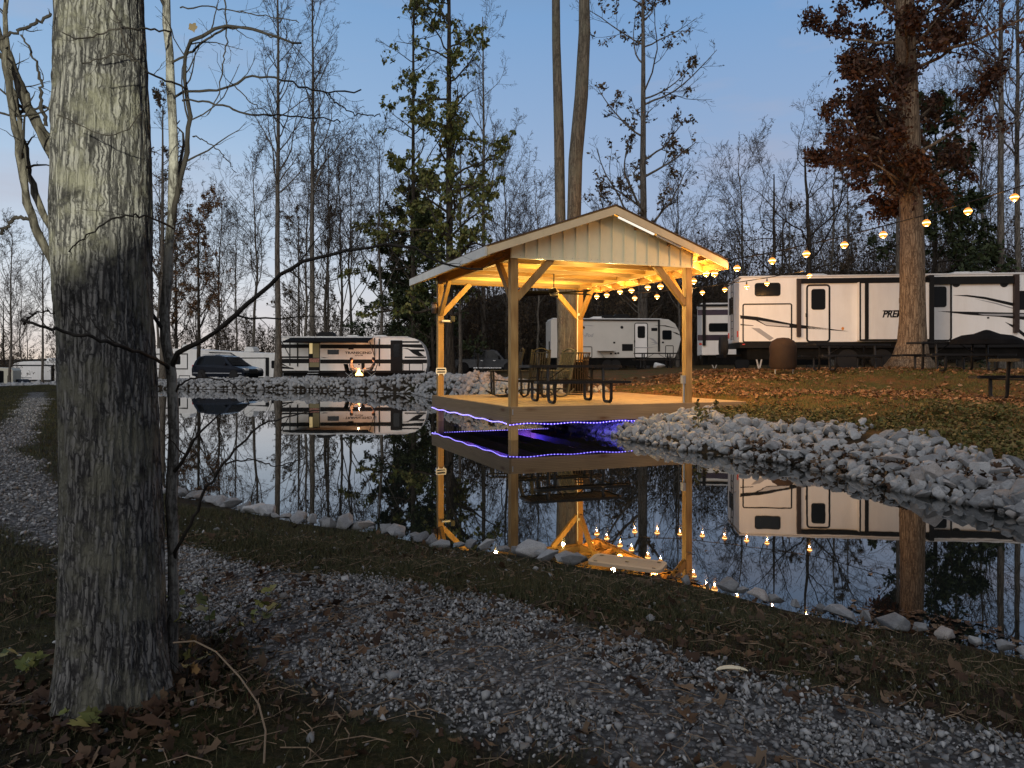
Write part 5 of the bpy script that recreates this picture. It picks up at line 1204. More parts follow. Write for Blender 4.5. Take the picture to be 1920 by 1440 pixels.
def trunk_path(H, lean, wob, rg, n_=14, base=None):
    z = np.linspace(0, 1, n_) ** 1.0 * H; x = np.cumsum(rg.normal(0, wob, n_)) * H / n_ + lean[0] * z; y = np.cumsum(rg.normal(0, wob, n_)) * H / n_ + lean[1] * z
    x -= x[0]; y -= y[0]; return np.stack([x, y, z], 1)[None]
def make_tree(seed, H=14, r=.16, c0=.35, n1=16, l1=.33, a1=48, up1=.10, n2=6, n3=5, n4=3, leaf=None, lsz=.12, lper=1, wob=.13, bark='bark_grey', twig='twig', lean=(0, 0), twob=.012, flare=1.5, droop=.3, l1shape=None, tw=.0075, shape2=None, tipr=.18, lzones=None):
    rg = np.random.default_rng(seed); tp = trunk_path(H, lean, twob, rg)
    k = tp.shape[1]; tr_ = (r * (np.linspace(1, tipr, k)))[None]; tr_[0, 0] *= flare
    L1 = spawn(tp, tr_, n1, c0, .985, l1, a1, 9, up1, wob, rg, .42, .25, .012, l1shape)
    L2 = spawn(*L1, n2, .22, 1.0, .42, 42, 6, .06, wob * 1.3, rg, .55, .35, .008)
    L3 = spawn(*L2, n3, .15, 1.0, .45, 40, 4, .05, wob * 1.5, rg, .6, .45, tw)
    sets = [(L2[0], L2[1], 4), (L3[0], L3[1], 3)]
    last = L3
    if n4: L4 = spawn(*L3, n4, .1, 1.0, .5, 36, 3, .04, wob * 1.5, rg, .6, .6, tw); sets.append((L4[0], L4[1], 3)); last = L4
    d = dict(trunk=tubes([(tp, tr_, 10), (L1[0], L1[1], 6)], 'trunk', M[bark]), crown=tubes(sets, 'crown', M[twig], False))
    if leaf:
        n_ = int(len(last[0]) * lper); ix = rg.integers(0, len(last[0]), n_); j = rg.integers(0, last[0].shape[1], n_)
        P = last[0][ix, j] + rg.normal(0, .04, (n_, 3))
        if lzones is not None: P = P[rg.uniform(0, 1, len(P)) < lzones(P)]
        d['foliage'] = leafmesh(P, lsz, rg, M[leaf], droop=droop)
    return d
def plant(proto, px, Y, sc_=1.0, rz=None, label='', group=None, cat='tree', name='bare_tree', sink=.12, x=None, z=None, sz=1.0):
    x = pos(px, Y) if x is None else x; z = tz(x, Y) - sink if z is None else z
    t = empty(name, (x, Y, z), random.uniform(0, 6.28) if rz is None else rz, label, cat, group); t.scale = (sc_, sc_, sc_ * sz)
    for k, me in proto.items(): link(k, me, t)
    return t
bare = [make_tree(200 + i, H=14, r=.115, c0=.22 + .05 * i, n1=19 + i, l1=.44, a1=44 - 3 * i, up1=.13, n2=8, n3=6, n4=3, tw=.0095, twob=.055, wob=.17, twig='twig_light') for i in range(4)]
pole = [make_tree(220 + i, H=27, r=.20, c0=.42, n1=28, l1=.19, a1=42, up1=.14, n2=7, n3=6, n4=3, twob=.010, tw=.009, bark='bark_grey', twig='twig_light') for i in range(3)]
tan = [make_tree(240 + i, H=24, r=.26, c0=.20, n1=24, l1=.22, a1=55, up1=.08, n2=7, n3=5, n4=3, leaf='leaf_tan', lsz=.21, lper=2.6, twob=.01, bark='bark_grey', lzones=lambda P: (vn(P[:, 0] * .9, P[:, 1] * .9, P[:, 2] * .9, 5) > -.05) * .95) for i in range(2)]
orange = make_tree(250, H=13.5, r=.17, c0=.22, n1=20, l1=.40, a1=42, up1=.12, n2=7, n3=6, n4=3, leaf='leaf_orange', lsz=.17, lper=3.0, bark='bark_dark', lzones=lambda P: (vn(P[:, 0] * .5, P[:, 1] * .5, P[:, 2] * .5, 5) > -.25) * 1.0)
brush = [make_tree(255 + i, H=7.5, r=.07, c0=.08, n1=16, l1=.42, a1=40, up1=.12, n2=6, n3=5, n4=3, leaf='leaf_tan', lsz=.17, lper=.5, wob=.2, twob=.05, bark='bark_dark') for i in range(3)]
ever = [make_tree(260 + i, H=11, r=.14, c0=.06, n1=34, l1=.26, a1=70, up1=.03, n2=7, n3=5, n4=3, leaf='leaf_ever', lsz=.20, lper=3.0, bark='bark_dark', wob=.12) for i in range(2)]
curvy = [make_tree(270 + i, H=13, r=.22, c0=.30, n1=9, l1=.60, a1=62, up1=.16, n2=9, n3=7, n4=3, wob=.2, twob=.06, bark='bark_dark', twig='twig_light', tw=.008) for i in range(2)]

# the two leafy vine-hung stems left of the pavilion
gshape = lambda t: np.interp(t, [0, .3, .6, 1], [1.0, 1.25, .8, .45])
green = make_tree(300, H=27, r=.25, c0=.10, n1=62, l1=.125, a1=64, up1=.05, n2=7, n3=5, n4=2, wob=.2, leaf='leaf_green', lsz=.25, lper=4.2, droop=1.2, l1shape=gshape, bark='bark_dark', twob=.008,
                  lzones=lambda P: np.where(P[:, 2] < 14, .9, .5) * (vn(P[:, 0] * .8, P[:, 1] * .8, P[:, 2] * .6, 8) > np.where(P[:, 2] < 14, -.22, .05)))
green2 = make_tree(301, H=27, r=.17, c0=.16, n1=50, l1=.11, a1=62, up1=.06, n2=7, n3=5, n4=2, wob=.2, leaf='leaf_green', lsz=.25, lper=5.5, droop=1.2, l1shape=gshape, bark='bark_dark', twob=.012,
                   lzones=lambda P: np.where(P[:, 2] < 13, .9, .4) * (vn(P[:, 0] * .8, P[:, 1] * .8, P[:, 2] * .6, 9) > np.where(P[:, 2] < 13, -.35, .05)))
plant(green, 843, 40, 1.0, .6, 'tall dark trunked tree hung with olive green leaves just left of the pavilion roof', name='leafy_tree')
plant(green2, 775, 55, 1.25, 2.0, 'leaning slimmer tree thick with olive leaves, second to the left of the pavilion roof', name='leafy_tree')
plant(ever[0], 770, 57, 1.30, 0, 'dark evergreen with dense low foliage behind the left eave of the pavilion', name='evergreen_tree')
plant(ever[1], 738, 60, 1.05, 1, 'dark evergreen bush like tree standing left of the leafy trees', name='evergreen_tree')
plant(ever[0], 812, 54, 1.1, 3, 'small dark evergreen seen beneath the left eave', name='evergreen_tree')
# twin trunk tree behind the pavilion
tb = (pos(1064, 27), 27.0); zt = tz(*tb) - .15
tw_ = empty('twin_trunk_tree', (tb[0], tb[1], zt), 0, 'pair of tall bare pale trunks rising behind the pavilion roof from one base', 'tree')
def pth(pts, Y): return [Vector((pos(px, Y + dy) - tb[0], Y + dy - tb[1], zz(py, Y + dy) - zt)) for px, py, dy in pts]
def rpx(rs, Y): return [r * Y / F for r in rs]
MB().tube(pth([(1062, 720, 0), (1058, 690, 0), (1057, 640, 0), (1055, 560, 0), (1051, 430, .2), (1048, 250, .3), (1043, 80, .3), (1041, -150, .3), (1040, -480, .3)], 27), rpx([20, 14, 12, 11.5, 10, 9.5, 8, 7, 4], 27), 12).build('trunk', M['bark_twin'], tw_, smooth=True)
MB().tube(pth([(1067, 690, 0), (1067, 620, 0), (1070, 540, 0), (1076, 420, -.1), (1079, 300, -.2), (1090, 180, -.2), (1096, 60, -.2), (1094, -120, -.2), (1092, -480, -.2)], 27), rpx([14, 14, 13.5, 13, 13, 12.5, 11, 8, 4], 27), 12).build('trunk', M['bark_twin'], tw_, smooth=True)
rg = np.random.default_rng(5); top = np.array([[list(p) for p in pth([(1041, -150, .3), (1040, -480, .3)], 27)], [list(p) for p in pth([(1094, -120, -.2), (1092, -480, -.2)], 27)]])
q1 = spawn(top, np.full((2, 2), .09), 9, 0, 1, .5, 45, 8, .1, .12, rg); q2 = spawn(*q1, 6, .2, 1, .45, 40, 5, .05, .18, rg); q3 = spawn(*q2, 5, .2, 1, .45, 40, 3, .05, .18, rg)
link('crown', tubes([(q1[0], q1[1], 5), (q2[0], q2[1], 4), (q3[0], q3[1], 3)], 'crown', M['twig']), tw_)
# big oak on the right
Yo = 23.4; xo = pos(1710, Yo); zo = tz(xo, Yo) - .1
oak = empty('oak_tree', (xo, Yo, zo), 0, 'large oak with a flared trunk and rust brown leaves in front of the long trailer', 'tree')
rg = np.random.default_rng(17)
ctr = [(1703, 700), (1705, 688), (1707, 668), (1710, 640), (1711, 600), (1711, 540), (1710, 460), (1708, 380), (1706, 300), (1702, 200), (1698, 80), (1695, -60), (1694, -250), (1694, -420)]
rad = [52, 44, 32, 25, 22.5, 21.5, 20.5, 20, 19.5, 18.5, 17.5, 15, 10, 5]
cp = np.array([[pos(a, Yo) - xo, 0, zz(b, Yo) - zo] for a, b in ctr]); rp_ = np.array(rad) * Yo / F
from_t = np.linspace(0, 1, len(ctr)); tt = np.linspace(0, 1, 90); ns = 48
C = np.stack([np.interp(tt, from_t, cp[:, i]) for i in range(3)], 1); RR = np.interp(tt, from_t, rp_); th = np.linspace(0, 2 * np.pi, ns, endpoint=False)
RRg = RR[:, None] * (1 + .16 * np.exp(-(C[:, 2:3]) / .35) * np.cos(th[None] * 5 + 1) + .035 * fbm(np.cos(th)[None] * 3 + 0 * C[:, 2:3], np.sin(th)[None] * 3, C[:, 2:3] * .8, 3, 2) + .02 * vn(np.cos(th)[None] * 9, np.sin(th)[None] * 9, C[:, 2:3] * 1.5, 4))
V = np.stack([C[:, 0:1] + RRg * np.cos(th), C[:, 1:2] + RRg * np.sin(th), C[:, 2:3] + 0 * RRg], -1).reshape(-1, 3)
ii = (np.arange(89) * ns)[:, None]; jj = np.arange(ns)[None]; jn = (jj + 1) % ns
link('trunk', npmesh('trunk', V, [np.stack([ii + jj, ii + jn, ii + ns + jn, ii + ns + jj], -1).reshape(-1, 4)], M['bark_oak'], True), oak)
tp = C[None, ::6]; tr_ = RR[None, ::6]
osh = lambda t: np.interp(t, [0, .50, .58, .75, 1], [.3, .35, .75, 1.1, .7])
q1 = spawn(tp, tr_, 44, .56, .97, .20, 66, 8, .06, .14, rg, .20, .3, .018, osh); q2 = spawn(*q1, 7, .15, 1, .42, 45, 5, .0, .2, rg, .5, .4, .008); q3 = spawn(*q2, 5, .15, 1, .5, 42, 4, -.02, .22, rg, .55, .5, .006); q4 = spawn(*q3, 3, .1, 1, .5, 40, 3, -.03, .2, rg, .6, .6, .005)
link('limbs', tubes([(q1[0], q1[1], 6)], 'limbs', M['bark_oak']), oak); link('crown', tubes([(q2[0], q2[1], 4), (q3[0], q3[1], 3), (q4[0], q4[1], 3)], 'crown', M['twig'], False), oak)
ix = rg.integers(0, len(q4[0]), 80000); P = q4[0][ix, rg.integers(0, 3, 80000)] + rg.normal(0, .10, (80000, 3)); P = P[vn(P[:, 0] * 1.3, P[:, 1] * 1.3, P[:, 2] * 1.3, 3) + rg.normal(0, .3, 80000) > -.1]
link('foliage', leafmesh(P, .155, rg, M['leaf_rust'], droop=.7), oak)

# named background trees: (proto, px, depth, scale, label, name)
L_ = [
    (pole[0], 521, 49.0, 1.05, 'tall straight bare trunk at the left end of the awning trailer', 'bare_tree'),
    (pole[1], 585, 55, 1.12, 'tall straight bare trunk rising behind the awning of the camp trailer', 'bare_tree'),
    (bare[1], 572, 58, 1.15, 'forked bare tree just left of the tall trunk behind the awning trailer', 'bare_tree'),
    (orange, 372, 60, 1.0, 'round crowned tree with orange brown leaves beyond the sapling', 'autumn_tree'),
    (orange, 330, 74, 1.05, 'second orange brown tree half hidden by the sapling stem', 'autumn_tree'),
    (bare[0], 640, 64, 1.3, 'wide pale bare tree behind the middle of the awning trailer', 'bare_tree'),
    (bare[2], 712, 56, 1.25, 'upright bare tree behind the nose of the awning trailer', 'bare_tree'),
    (tan[0], 1206, 50, 1.25, 'tall tree with sparse tan leaves right of the pavilion peak', 'autumn_tree'),
    (tan[1], 1198, 48, .5, 'low tan leaved tree behind the pavilion peak', 'autumn_tree'),
    (curvy[0], 1448, 52, 1.05, 'crooked bare tree with arching limbs above the middle bulbs', 'bare_tree'),
    (curvy[1], 1522, 50, 1.15, 'crooked taller bare tree left of the oak', 'bare_tree'),
    (bare[3], 1010, 62, 1.1, 'pale bare tree behind the left slope of the pavilion roof', 'bare_tree'),
    (pole[2], 1876, 36, .98, 'tall brown trunk near the right edge behind the long trailer', 'bare_tree'),
    (pole[0], 1909, 39, .92, 'second tall trunk at the right edge behind the long trailer', 'bare_tree'),
    (pole[1], 1683, 34, .55, 'grey trunk standing just left of the oak behind the long trailer', 'bare_tree'),
    (ever[1], 1752, 38, 1.22, 'dark green tree whose crown shows right of the oak trunk', 'evergreen_tree'),
    (ever[0], 1800, 41, .9, 'lower dark evergreen behind the right end of the long trailer', 'evergreen_tree'),
    (bare[0], 1800, 46, 1.25, 'bare tree between the oak and the right edge', 'bare_tree'),
    (tan[1], 1590, 56, .60, 'small tan leaved tree behind the long trailer left of the oak', 'autumn_tree'),
    (tan[0], 1480, 60, .52, 'small tan leaved tree behind the second bulb string', 'autumn_tree'),
    (pole[2], 907, 65, 1.15, 'slim dark trunk framed under the left eave of the pavilion', 'bare_tree'),
    (bare[2], 955, 66, 1.1, 'thin bare tree framed beneath the pavilion beam', 'bare_tree'),
    (pole[0], 863, 47, .60, 'dark trunk just behind the rear left post of the pavilion', 'bare_tree'),
    (bare[1], 18, 62, 1.0, 'bare tree at the far left edge', 'bare_tree'),
    (pole[2], 80, 58, .50, 'slim straight trunk left of the big poplar trunk', 'bare_tree'),
    (bare[3], 44, 84, .9, 'small bare tree behind the far left trailers', 'bare_tree'),
    (bare[2], 440, 66, .95, 'bare tree above the roof of the fifth wheel', 'bare_tree'),
    (tan[0], 305, 52, .80, 'leafy limbed tree between the poplar trunk and the sapling', 'autumn_tree'),
    
    (bare[3], 665, 72, 1.45, 'broad bare tree with pale twigs behind the awning trailer', 'bare_tree'),
    
]
L_ += [
    (bare[2], 300, 68, 1.25, 'bare tree showing between the big trunk and the sapling', 'bare_tree'), (bare[1], 410, 78, 1.35, 'hazy bare tree right of the orange brown crown', 'bare_tree'),
    (bare[3], 470, 62, 1.3, 'dense twigged bare tree above the left end of the awning trailer', 'bare_tree'), 
    (bare[2], 610, 60, 1.35, 'fine twigged bare tree right of the second tall trunk', 'bare_tree'), 
     (tan[1], 560, 64, .58, 'small dark leaved tree between the tall trunks', 'autumn_tree'),
    (tan[0], 615, 60, .55, 'small leafy tree low behind the awning trailer', 'autumn_tree'), (bare[0], 950, 66, 1.35, 'bare tree rising above the left roof slope of the pavilion', 'bare_tree'),
    (bare[2], 1120, 70, 1.05, 'small bare tree peeping over the pavilion peak', 'bare_tree'), (bare[1], 1270, 58, 1.1, 'bare tree right of the pavilion peak', 'bare_tree'),
    (bare[3], 1390, 66, 1.35, 'wide bare tree above the left end of the long trailer', 'bare_tree'), (bare[0], 1560, 62, 1.35, 'bare tree close left of the oak crown', 'bare_tree'),
    (bare[2], 1850, 56, 1.5, 'tall bare tree behind the right end of the long trailer', 'bare_tree'), 
     
]
for pr, px, Y, s_, lb, nm in L_: plant(pr, px, Y, s_, None, lb, name=nm)
# far woods: countable trees that nothing tells apart
random.seed(31)
for i in range(64):
    right = i < 46
    px = random.uniform(850, 2150) if right else random.uniform(-80, 830); Y = random.uniform(60, 98) if right else random.uniform(80, 120)
    pr = random.choice(bare + [curvy[0]] + ([tan[0]] if i % 7 == 0 else []) + ([pole[0]] if i % 9 == 0 else []))
    s_ = random.uniform(.7, 1.05) * (.52 if pr in tan else 1) * (.5 if pr in pole else 1)
    plant(pr, px, Y, s_, None, 'leafless tree in the woods behind the trailers', 'trees of the far woods')
for i in range(96):
    right = i < 54
    px = random.uniform(860, 2200) if right else random.uniform(-60, 800); Y = random.uniform(50, 80) if right else random.uniform(66, 100)
    if px < 860 and 500 < px and Y < 62: Y = 64
    plant(brush[i % 3], px, Y, random.uniform(.6, 1.05), None, 'thin brushy shrub in the undergrowth of the woods', 'undergrowth shrubs', cat='shrub', name='shrub')
# undergrowth mass
rg = np.random.default_rng(77)
def mass(n_, pxa, pxb, Ya, Yb, h, leafn, mat, lsz, lbl):
    Y = rg.uniform(Ya, Yb, n_); px = rg.uniform(pxa, pxb, n_); x = (px - CX) * Y / F; z = terrain(x, Y) - .1
    base = np.stack([x, Y, z], 1); hh = h(px) * rg.uniform(.35, 1.0, n_) ** 1.2 * Y / 80
    dirs = rg.normal(0, .16, (n_, 3)); dirs[:, 2] = 1; k = 5
    path = base[:, None] + dirs[:, None] * hh[:, None, None] * np.linspace(0, 1, k)[None, :, None] + np.cumsum(rg.normal(0, .12, (n_, k, 3)), 1) * np.array([1, 1, .2])
    rad_ = (rg.uniform(.018, .07, n_)[:, None]) * np.linspace(1, .35, k)[None]
    b = spawn(path, rad_, 6, .25, 1, .28, 38, 4, .06, .18, rg, .45, .4, .012); c_ = spawn(*b, 4, .2, 1, .45, 40, 3, .04, .2, rg, .5, .5, .010)
    sets = [(path, rad_, 4), (b[0], b[1], 3), (c_[0], c_[1], 3)]
    me = tubes(sets, 'woods', M['twig'], False)
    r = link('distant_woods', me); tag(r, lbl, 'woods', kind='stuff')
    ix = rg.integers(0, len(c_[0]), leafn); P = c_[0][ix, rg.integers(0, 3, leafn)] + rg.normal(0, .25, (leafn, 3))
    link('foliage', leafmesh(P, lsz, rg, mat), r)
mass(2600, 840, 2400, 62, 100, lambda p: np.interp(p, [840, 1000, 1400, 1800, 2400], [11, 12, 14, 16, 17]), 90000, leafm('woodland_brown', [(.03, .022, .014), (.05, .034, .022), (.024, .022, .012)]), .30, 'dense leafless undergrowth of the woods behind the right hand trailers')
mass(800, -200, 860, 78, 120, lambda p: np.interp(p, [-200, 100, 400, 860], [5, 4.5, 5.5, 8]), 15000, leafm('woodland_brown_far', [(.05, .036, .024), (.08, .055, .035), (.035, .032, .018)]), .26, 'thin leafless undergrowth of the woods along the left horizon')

# ------------------------------------------------------------------ foreground trunk
Yt = 3.05
tx0 = pos(207, Yt); ztb = tz(tx0, Yt) - .06
bt = empty('poplar_tree', (tx0, Yt, ztb), 0, 'thick grey barked tree trunk in the left foreground, lit on its upper half', 'tree')
cy = np.array([1420, 1330, 1280, 1200, 1100, 1000, 900, 750, 600, 500, 400, 250, 100, 0, -300, -900, -2200, -3400]); cc_ = 6.5 + np.array([210, 208, 207, 206, 206, 206, 203, 198, 190, 186, 186, 187, 185, 183, 178, 172, 168, 160.]); ch = np.array([115, 104, 96, 90, 87, 86, 84, 82, 81.5, 83, 83, 80, 75.5, 72, 68, 60, 42, 15.])
zc = HC + (HZ - cy) * Yt / F - ztb; o_ = np.argsort(zc); nz, ns = 560, 220
zl_ = np.concatenate([np.linspace(zc.min(), 3.2, 470), np.linspace(3.2, zc.max(), 91)[1:]]); th = np.linspace(0, 2 * np.pi, ns, endpoint=False)
xc = (np.interp(zl_, zc[o_], cc_[o_]) - CX) * Yt / F - tx0; rc_ = np.interp(zl_, zc[o_], ch[o_]) * Yt / F
TH, ZL = np.meshgrid(th, zl_); cxn, syn = np.cos(TH), np.sin(TH)
ridge = 1 - np.abs(vn(cxn * 9 + .5 * vn(cxn * 4, syn * 4, ZL * 6, 7), syn * 9, ZL * 3.2, 1)); ridge2 = 1 - np.abs(vn(cxn * 19, syn * 19, ZL * 8, 2)); fine = vn(cxn * 30, syn * 30, ZL * 22, 6)
dsp = .010 * (ridge ** 2 - .5) + .0065 * (ridge2 - .6) + .0016 * fine + .012 * vn(cxn * 1.2, syn * 1.2, ZL * 1.4, 3) + .035 * np.exp(-(ZL) / .16) * (.6 + np.cos(TH * 4 + .8)) + .012 * np.exp(-(ZL) / .12) * np.cos(TH * 9)
for (kx, kz, ka, kr) in ((math.pi * .93, 2.02, .03, .10), (math.pi * .98, 2.45, .025, .10), (-1.9, .62, .012, .05)):
    dd_ = np.angle(np.exp(1j * (TH - kx))) * .2; dsp = dsp + ka * np.exp(-(dd_ ** 2 + (ZL - kz) ** 2) / kr ** 2)
Rr = rc_[:, None] + dsp
V = np.stack([xc[:, None] + Rr * cxn, Rr * syn, ZL], -1).reshape(-1, 3); ii = (np.arange(len(zl_) - 1) * ns)[:, None]; jj = np.arange(ns)[None]; jn = (jj + 1) % ns
link('trunk', npmesh('trunk', V, [np.stack([ii + jj, ii + jn, ii + ns + jn, ii + ns + jj], -1).reshape(-1, 4)], M['bark_big'], True), bt)
def curve(pts, n_=26):
    P = np.array(pts, float); d = np.r_[0, np.cumsum(np.linalg.norm(np.diff(P[:, :2], axis=0), axis=1))]; t = np.linspace(0, d[-1], n_)
    # catmull-rom through the control points
    out = []
    for s_ in t:
        i = min(np.searchsorted(d, s_, 'right') - 1, len(P) - 2); u = (s_ - d[i]) / (d[i + 1] - d[i] + 1e-9)
        p0, p1, p2, p3 = P[max(i - 1, 0)], P[i], P[i + 1], P[min(i + 2, len(P) - 1)]
        out.append(.5 * ((2 * p1) + (-p0 + p2) * u + (2 * p0 - 5 * p1 + 4 * p2 - p3) * u ** 2 + (-p0 + 3 * p1 - 3 * p2 + p3) * u ** 3))
    return np.array(out)
def limb(parent, org, pts, r0, r1, name, mat, twigs=0, rg=None, Yd=3.0, knob=.0):
    """pts rows: px, py, depth"""
    C = curve(pts); P3_ = np.stack([(C[:, 0] - CX) * C[:, 2] / F, C[:, 2], HC + (HZ - C[:, 1]) * C[:, 2] / F], 1) - np.array(org)
    P3_ += rg.normal(0, .0035, P3_.shape); rr_ = np.linspace(r0, r1, len(P3_)) * Yd / F * (1 + .10 * rg.normal(0, 1, len(P3_)) * knob)
    o = link(name, tubes([(P3_[None], rr_[None], 9)], name, mat), parent)
    if twigs:
        a = spawn(P3_[None], rr_[None], twigs, .25, 1, .22, 48, 7, .03, .16, rg, .45, .3, .0012); b = spawn(*a, 3, .3, 1, .45, 45, 5, .02, .2, rg, .5, .4, .0009)
        link('twigs', tubes([(a[0], a[1], 4), (b[0], b[1], 3)], 'twigs', M['twig_near'], False), parent)
M['bark_limb'] = bark('dark_limb_bark', (.010, .009, .008), (.045, .042, .036), (.10, .095, .08), 1.2)
rg = np.random.default_rng(41); og = (tx0, Yt, ztb)
for pts, r0, r1, tw2 in [
    ([(106, 505, 3.0), (82, 455, 2.98), (58, 408, 2.95), (42, 330, 2.9), (30, 240, 2.9), (12, 130, 2.9), (8, -60, 2.9)], 12, 5, 6),
    ([(104, 440, 3.05), (88, 415, 3.0), (66, 360, 3.0), (46, 290, 3.0), (34, 200, 3.0), (20, 150, 3.0), (10, 20, 3.0)], 9, 4, 5),
    ([(106, 300, 3.05), (84, 258, 3.02), (56, 205, 3.0), (28, 140, 3.0), (0, 70, 3.0), (-60, -40, 3.0)], 15, 8, 6),
    ([(85, 235, 3.0), (78, 190, 2.98), (72, 130, 2.98), (40, 68, 2.98)], 5, 2, 4),
    ([(0, 438, 3.0), (30, 408, 3.0), (56, 410, 3.0)], 5, 4, 0), ([(-10, 75, 2.8), (30, 60, 2.8), (60, 48, 2.85), (98, 28, 2.9)], 3, 4, 3),
    ([(-10, 205, 3.0), (20, 215, 3.0), (60, 206, 3.0), (95, 200, 3.0)], 3, 3, 2)]:
    limb(bt, og, pts, r0 * .72, r1 * .75, 'limb', M['bark_limb'] if r0 > 8 else M['twig_near'], tw2, rg, 3.0, 1)
q = spawn(np.stack([xc[-60:], 0 * xc[-60:], zl_[-60:]], 1)[None, ::6], np.full((1, 10), .08), 14, .2, 1, .35, 50, 8, .05, .12, rg); q2 = spawn(*q, 6, .2, 1, .4, 42, 5, .03, .2, rg)
link('crown', tubes([(q[0], q[1], 6), (q2[0], q2[1], 4)], 'crown', M['twig']), bt)
# sapling
Ys = 3.22; sx = pos(317, Ys); szb = tz(sx, Ys) - .05
sp_ = empty('sapling', (sx, Ys, szb), 0, 'thin leafless sapling with blotched bark and long arching twigs beside the big trunk', 'tree'); og = (sx, Ys, szb)
limb(sp_, og, [(320, 1300, 3.22), (325, 1180, 3.22), (326, 1060, 3.2), (322, 960, 3.2), (324, 860, 3.2), (327, 760, 3.2), (320, 700, 3.2), (312, 650, 3.2), (308, 600, 3.2), (315, 520, 3.18), (320, 430, 3.18), (326, 300, 3.15), (322, 180, 3.15), (318, 90, 3.1), (310, -10, 3.1), (300, -200, 3.1)], 11.5, 6.5, 'trunk', M['bark_sap'], 5, rg, 3.2, .6)
dkb = M['twig_near']
for pts, r0, r1, tw2 in [
    ([(316, 455, 3.18), (332, 370, 3.15), (352, 270, 3.12), (356, 215, 3.1), (348, 160, 3.1), (346, 110, 3.05), (365, 75, 3.0), (410, 52, 2.95), (455, 48, 2.9), (520, 70, 2.85), (565, 82, 2.8)], 9, 2.4, 6),
    ([(322, 690, 3.2), (338, 660, 3.15), (375, 640, 3.1), (420, 608, 3.0), (462, 575, 2.95), (505, 535, 2.9), (550, 500, 2.85), (600, 480, 2.8), (660, 470, 2.8), (720, 460, 2.75), (770, 462, 2.7), (820, 490, 2.7), (870, 502, 2.65), (905, 503, 2.6)], 8.5, 1.8, 4),
    ([(318, 690, 3.2), (290, 672, 3.0), (240, 655, 2.75), (180, 635, 2.6), (120, 622, 2.55), (75, 612, 2.5), (40, 600, 2.5)], 6, 3, 2),
    ([(45, 608, 2.5), (58, 590, 2.5), (78, 585, 2.5), (105, 586, 2.5)], 2.5, 1.2, 0),
    ([(325, 740, 3.2), (345, 715, 3.15), (380, 708, 3.1), (425, 715, 3.05), (455, 735, 3.0), (466, 755, 3.0)], 3.4, 1.2, 3),
    ([(326, 1045, 3.2), (345, 1005, 3.15), (372, 955, 3.1), (388, 915, 3.05), (420, 870, 3.0), (450, 835, 2.95), (490, 800, 2.9), (540, 780, 2.85), (600, 768, 2.8)], 6, 1.4, 3),
    ([(425, 868, 3.0), (470, 862, 2.95), (520, 872, 2.9), (575, 855, 2.85)], 2.6, 1, 0),
    ([(320, 185, 3.15), (352, 172, 3.1), (395, 172, 3.05), (438, 160, 3.0), (470, 144, 2.95), (520, 146, 2.9), (565, 162, 2.85), (610, 172, 2.8), (675, 170, 2.75)], 4.2, 1.6, 3),
    ([(325, 118, 3.1), (352, 102, 3.1), (390, 72, 3.05), (430, 52, 3.0), (480, 55, 2.95), (520, 72, 2.9)], 4, 1.6, 3),
    ([(345, 188, 3.1), (380, 190, 3.05), (420, 198, 3.0), (455, 212, 2.95), (520, 217, 2.9), (570, 218, 2.85), (640, 228, 2.8)], 3.4, 1.5, 2),
    ([(440, 160, 3.0), (470, 190, 2.95), (505, 215, 2.9), (560, 260, 2.85)], 1.8, .9, 1),
    ([(608, 172, 2.8), (630, 192, 2.8), (665, 213, 2.75), (715, 216, 2.7)], 2.2, 1.2, 0),
    ([(325, 430, 3.18), (305, 415, 2.9), (265, 403, 2.72), (215, 410, 2.65), (165, 440, 2.6), (130, 470, 2.6)], 3.2, 1.4, 2),
    ([(322, 60, 3.1), (285, 55, 2.9), (235, 53, 2.75), (190, 62, 2.7), (150, 72, 2.65), (118, 60, 2.6)], 3, 1.4, 3),
    ([(350, 165, 3.1), (310, 150, 2.95), (275, 132, 2.78), (238, 104, 2.72), (215, 102, 2.7), (155, 120, 2.65)], 3.4, 1.3, 2),
    ([(250, 110, 2.74), (232, 70, 2.7), (220, 35, 2.7), (200, -10, 2.7)], 2.8, 1.8, 0),
    ([(262, 380, 2.72), (272, 215, 2.72), (235, 245, 2.7), (190, 252, 2.68), (140, 230, 2.66), (110, 215, 2.66)], 1.6, 1.2, 0),
    ([(338, 12, 3.1), (380, 12, 3.05), (430, 18, 3.0), (490, 28, 2.95), (560, 40, 2.9)], 2.2, 1.1, 2),
    ([(420, -20, 2.95), (425, 60, 2.95), (418, 120, 2.93), (408, 175, 2.9), (390, 215, 2.9)], 2.4, 1.2, 1),
    ([(360, 255, 3.1), (395, 268, 3.05), (425, 300, 3.0), (440, 322, 3.0)], 2, 1, 0)]:
    limb(sp_, og, pts, r0 * .62, r1 * .75, 'branch', dkb, tw2 * 2, rg, 3.0, .6)
mb = MB()
lfo = Vector((pos(361, 2.95), 2.95, zz(50, 2.95))) - Vector(og); lV0, lF0 = leaf_proto(3)
link('leaf', npmesh('leaf', lV0 @ np.array([[.03, 0, 0], [0, .0, .05], [0, .03, 0]]) + np.array(lfo), lF0, M['leaf_tan']), sp_)
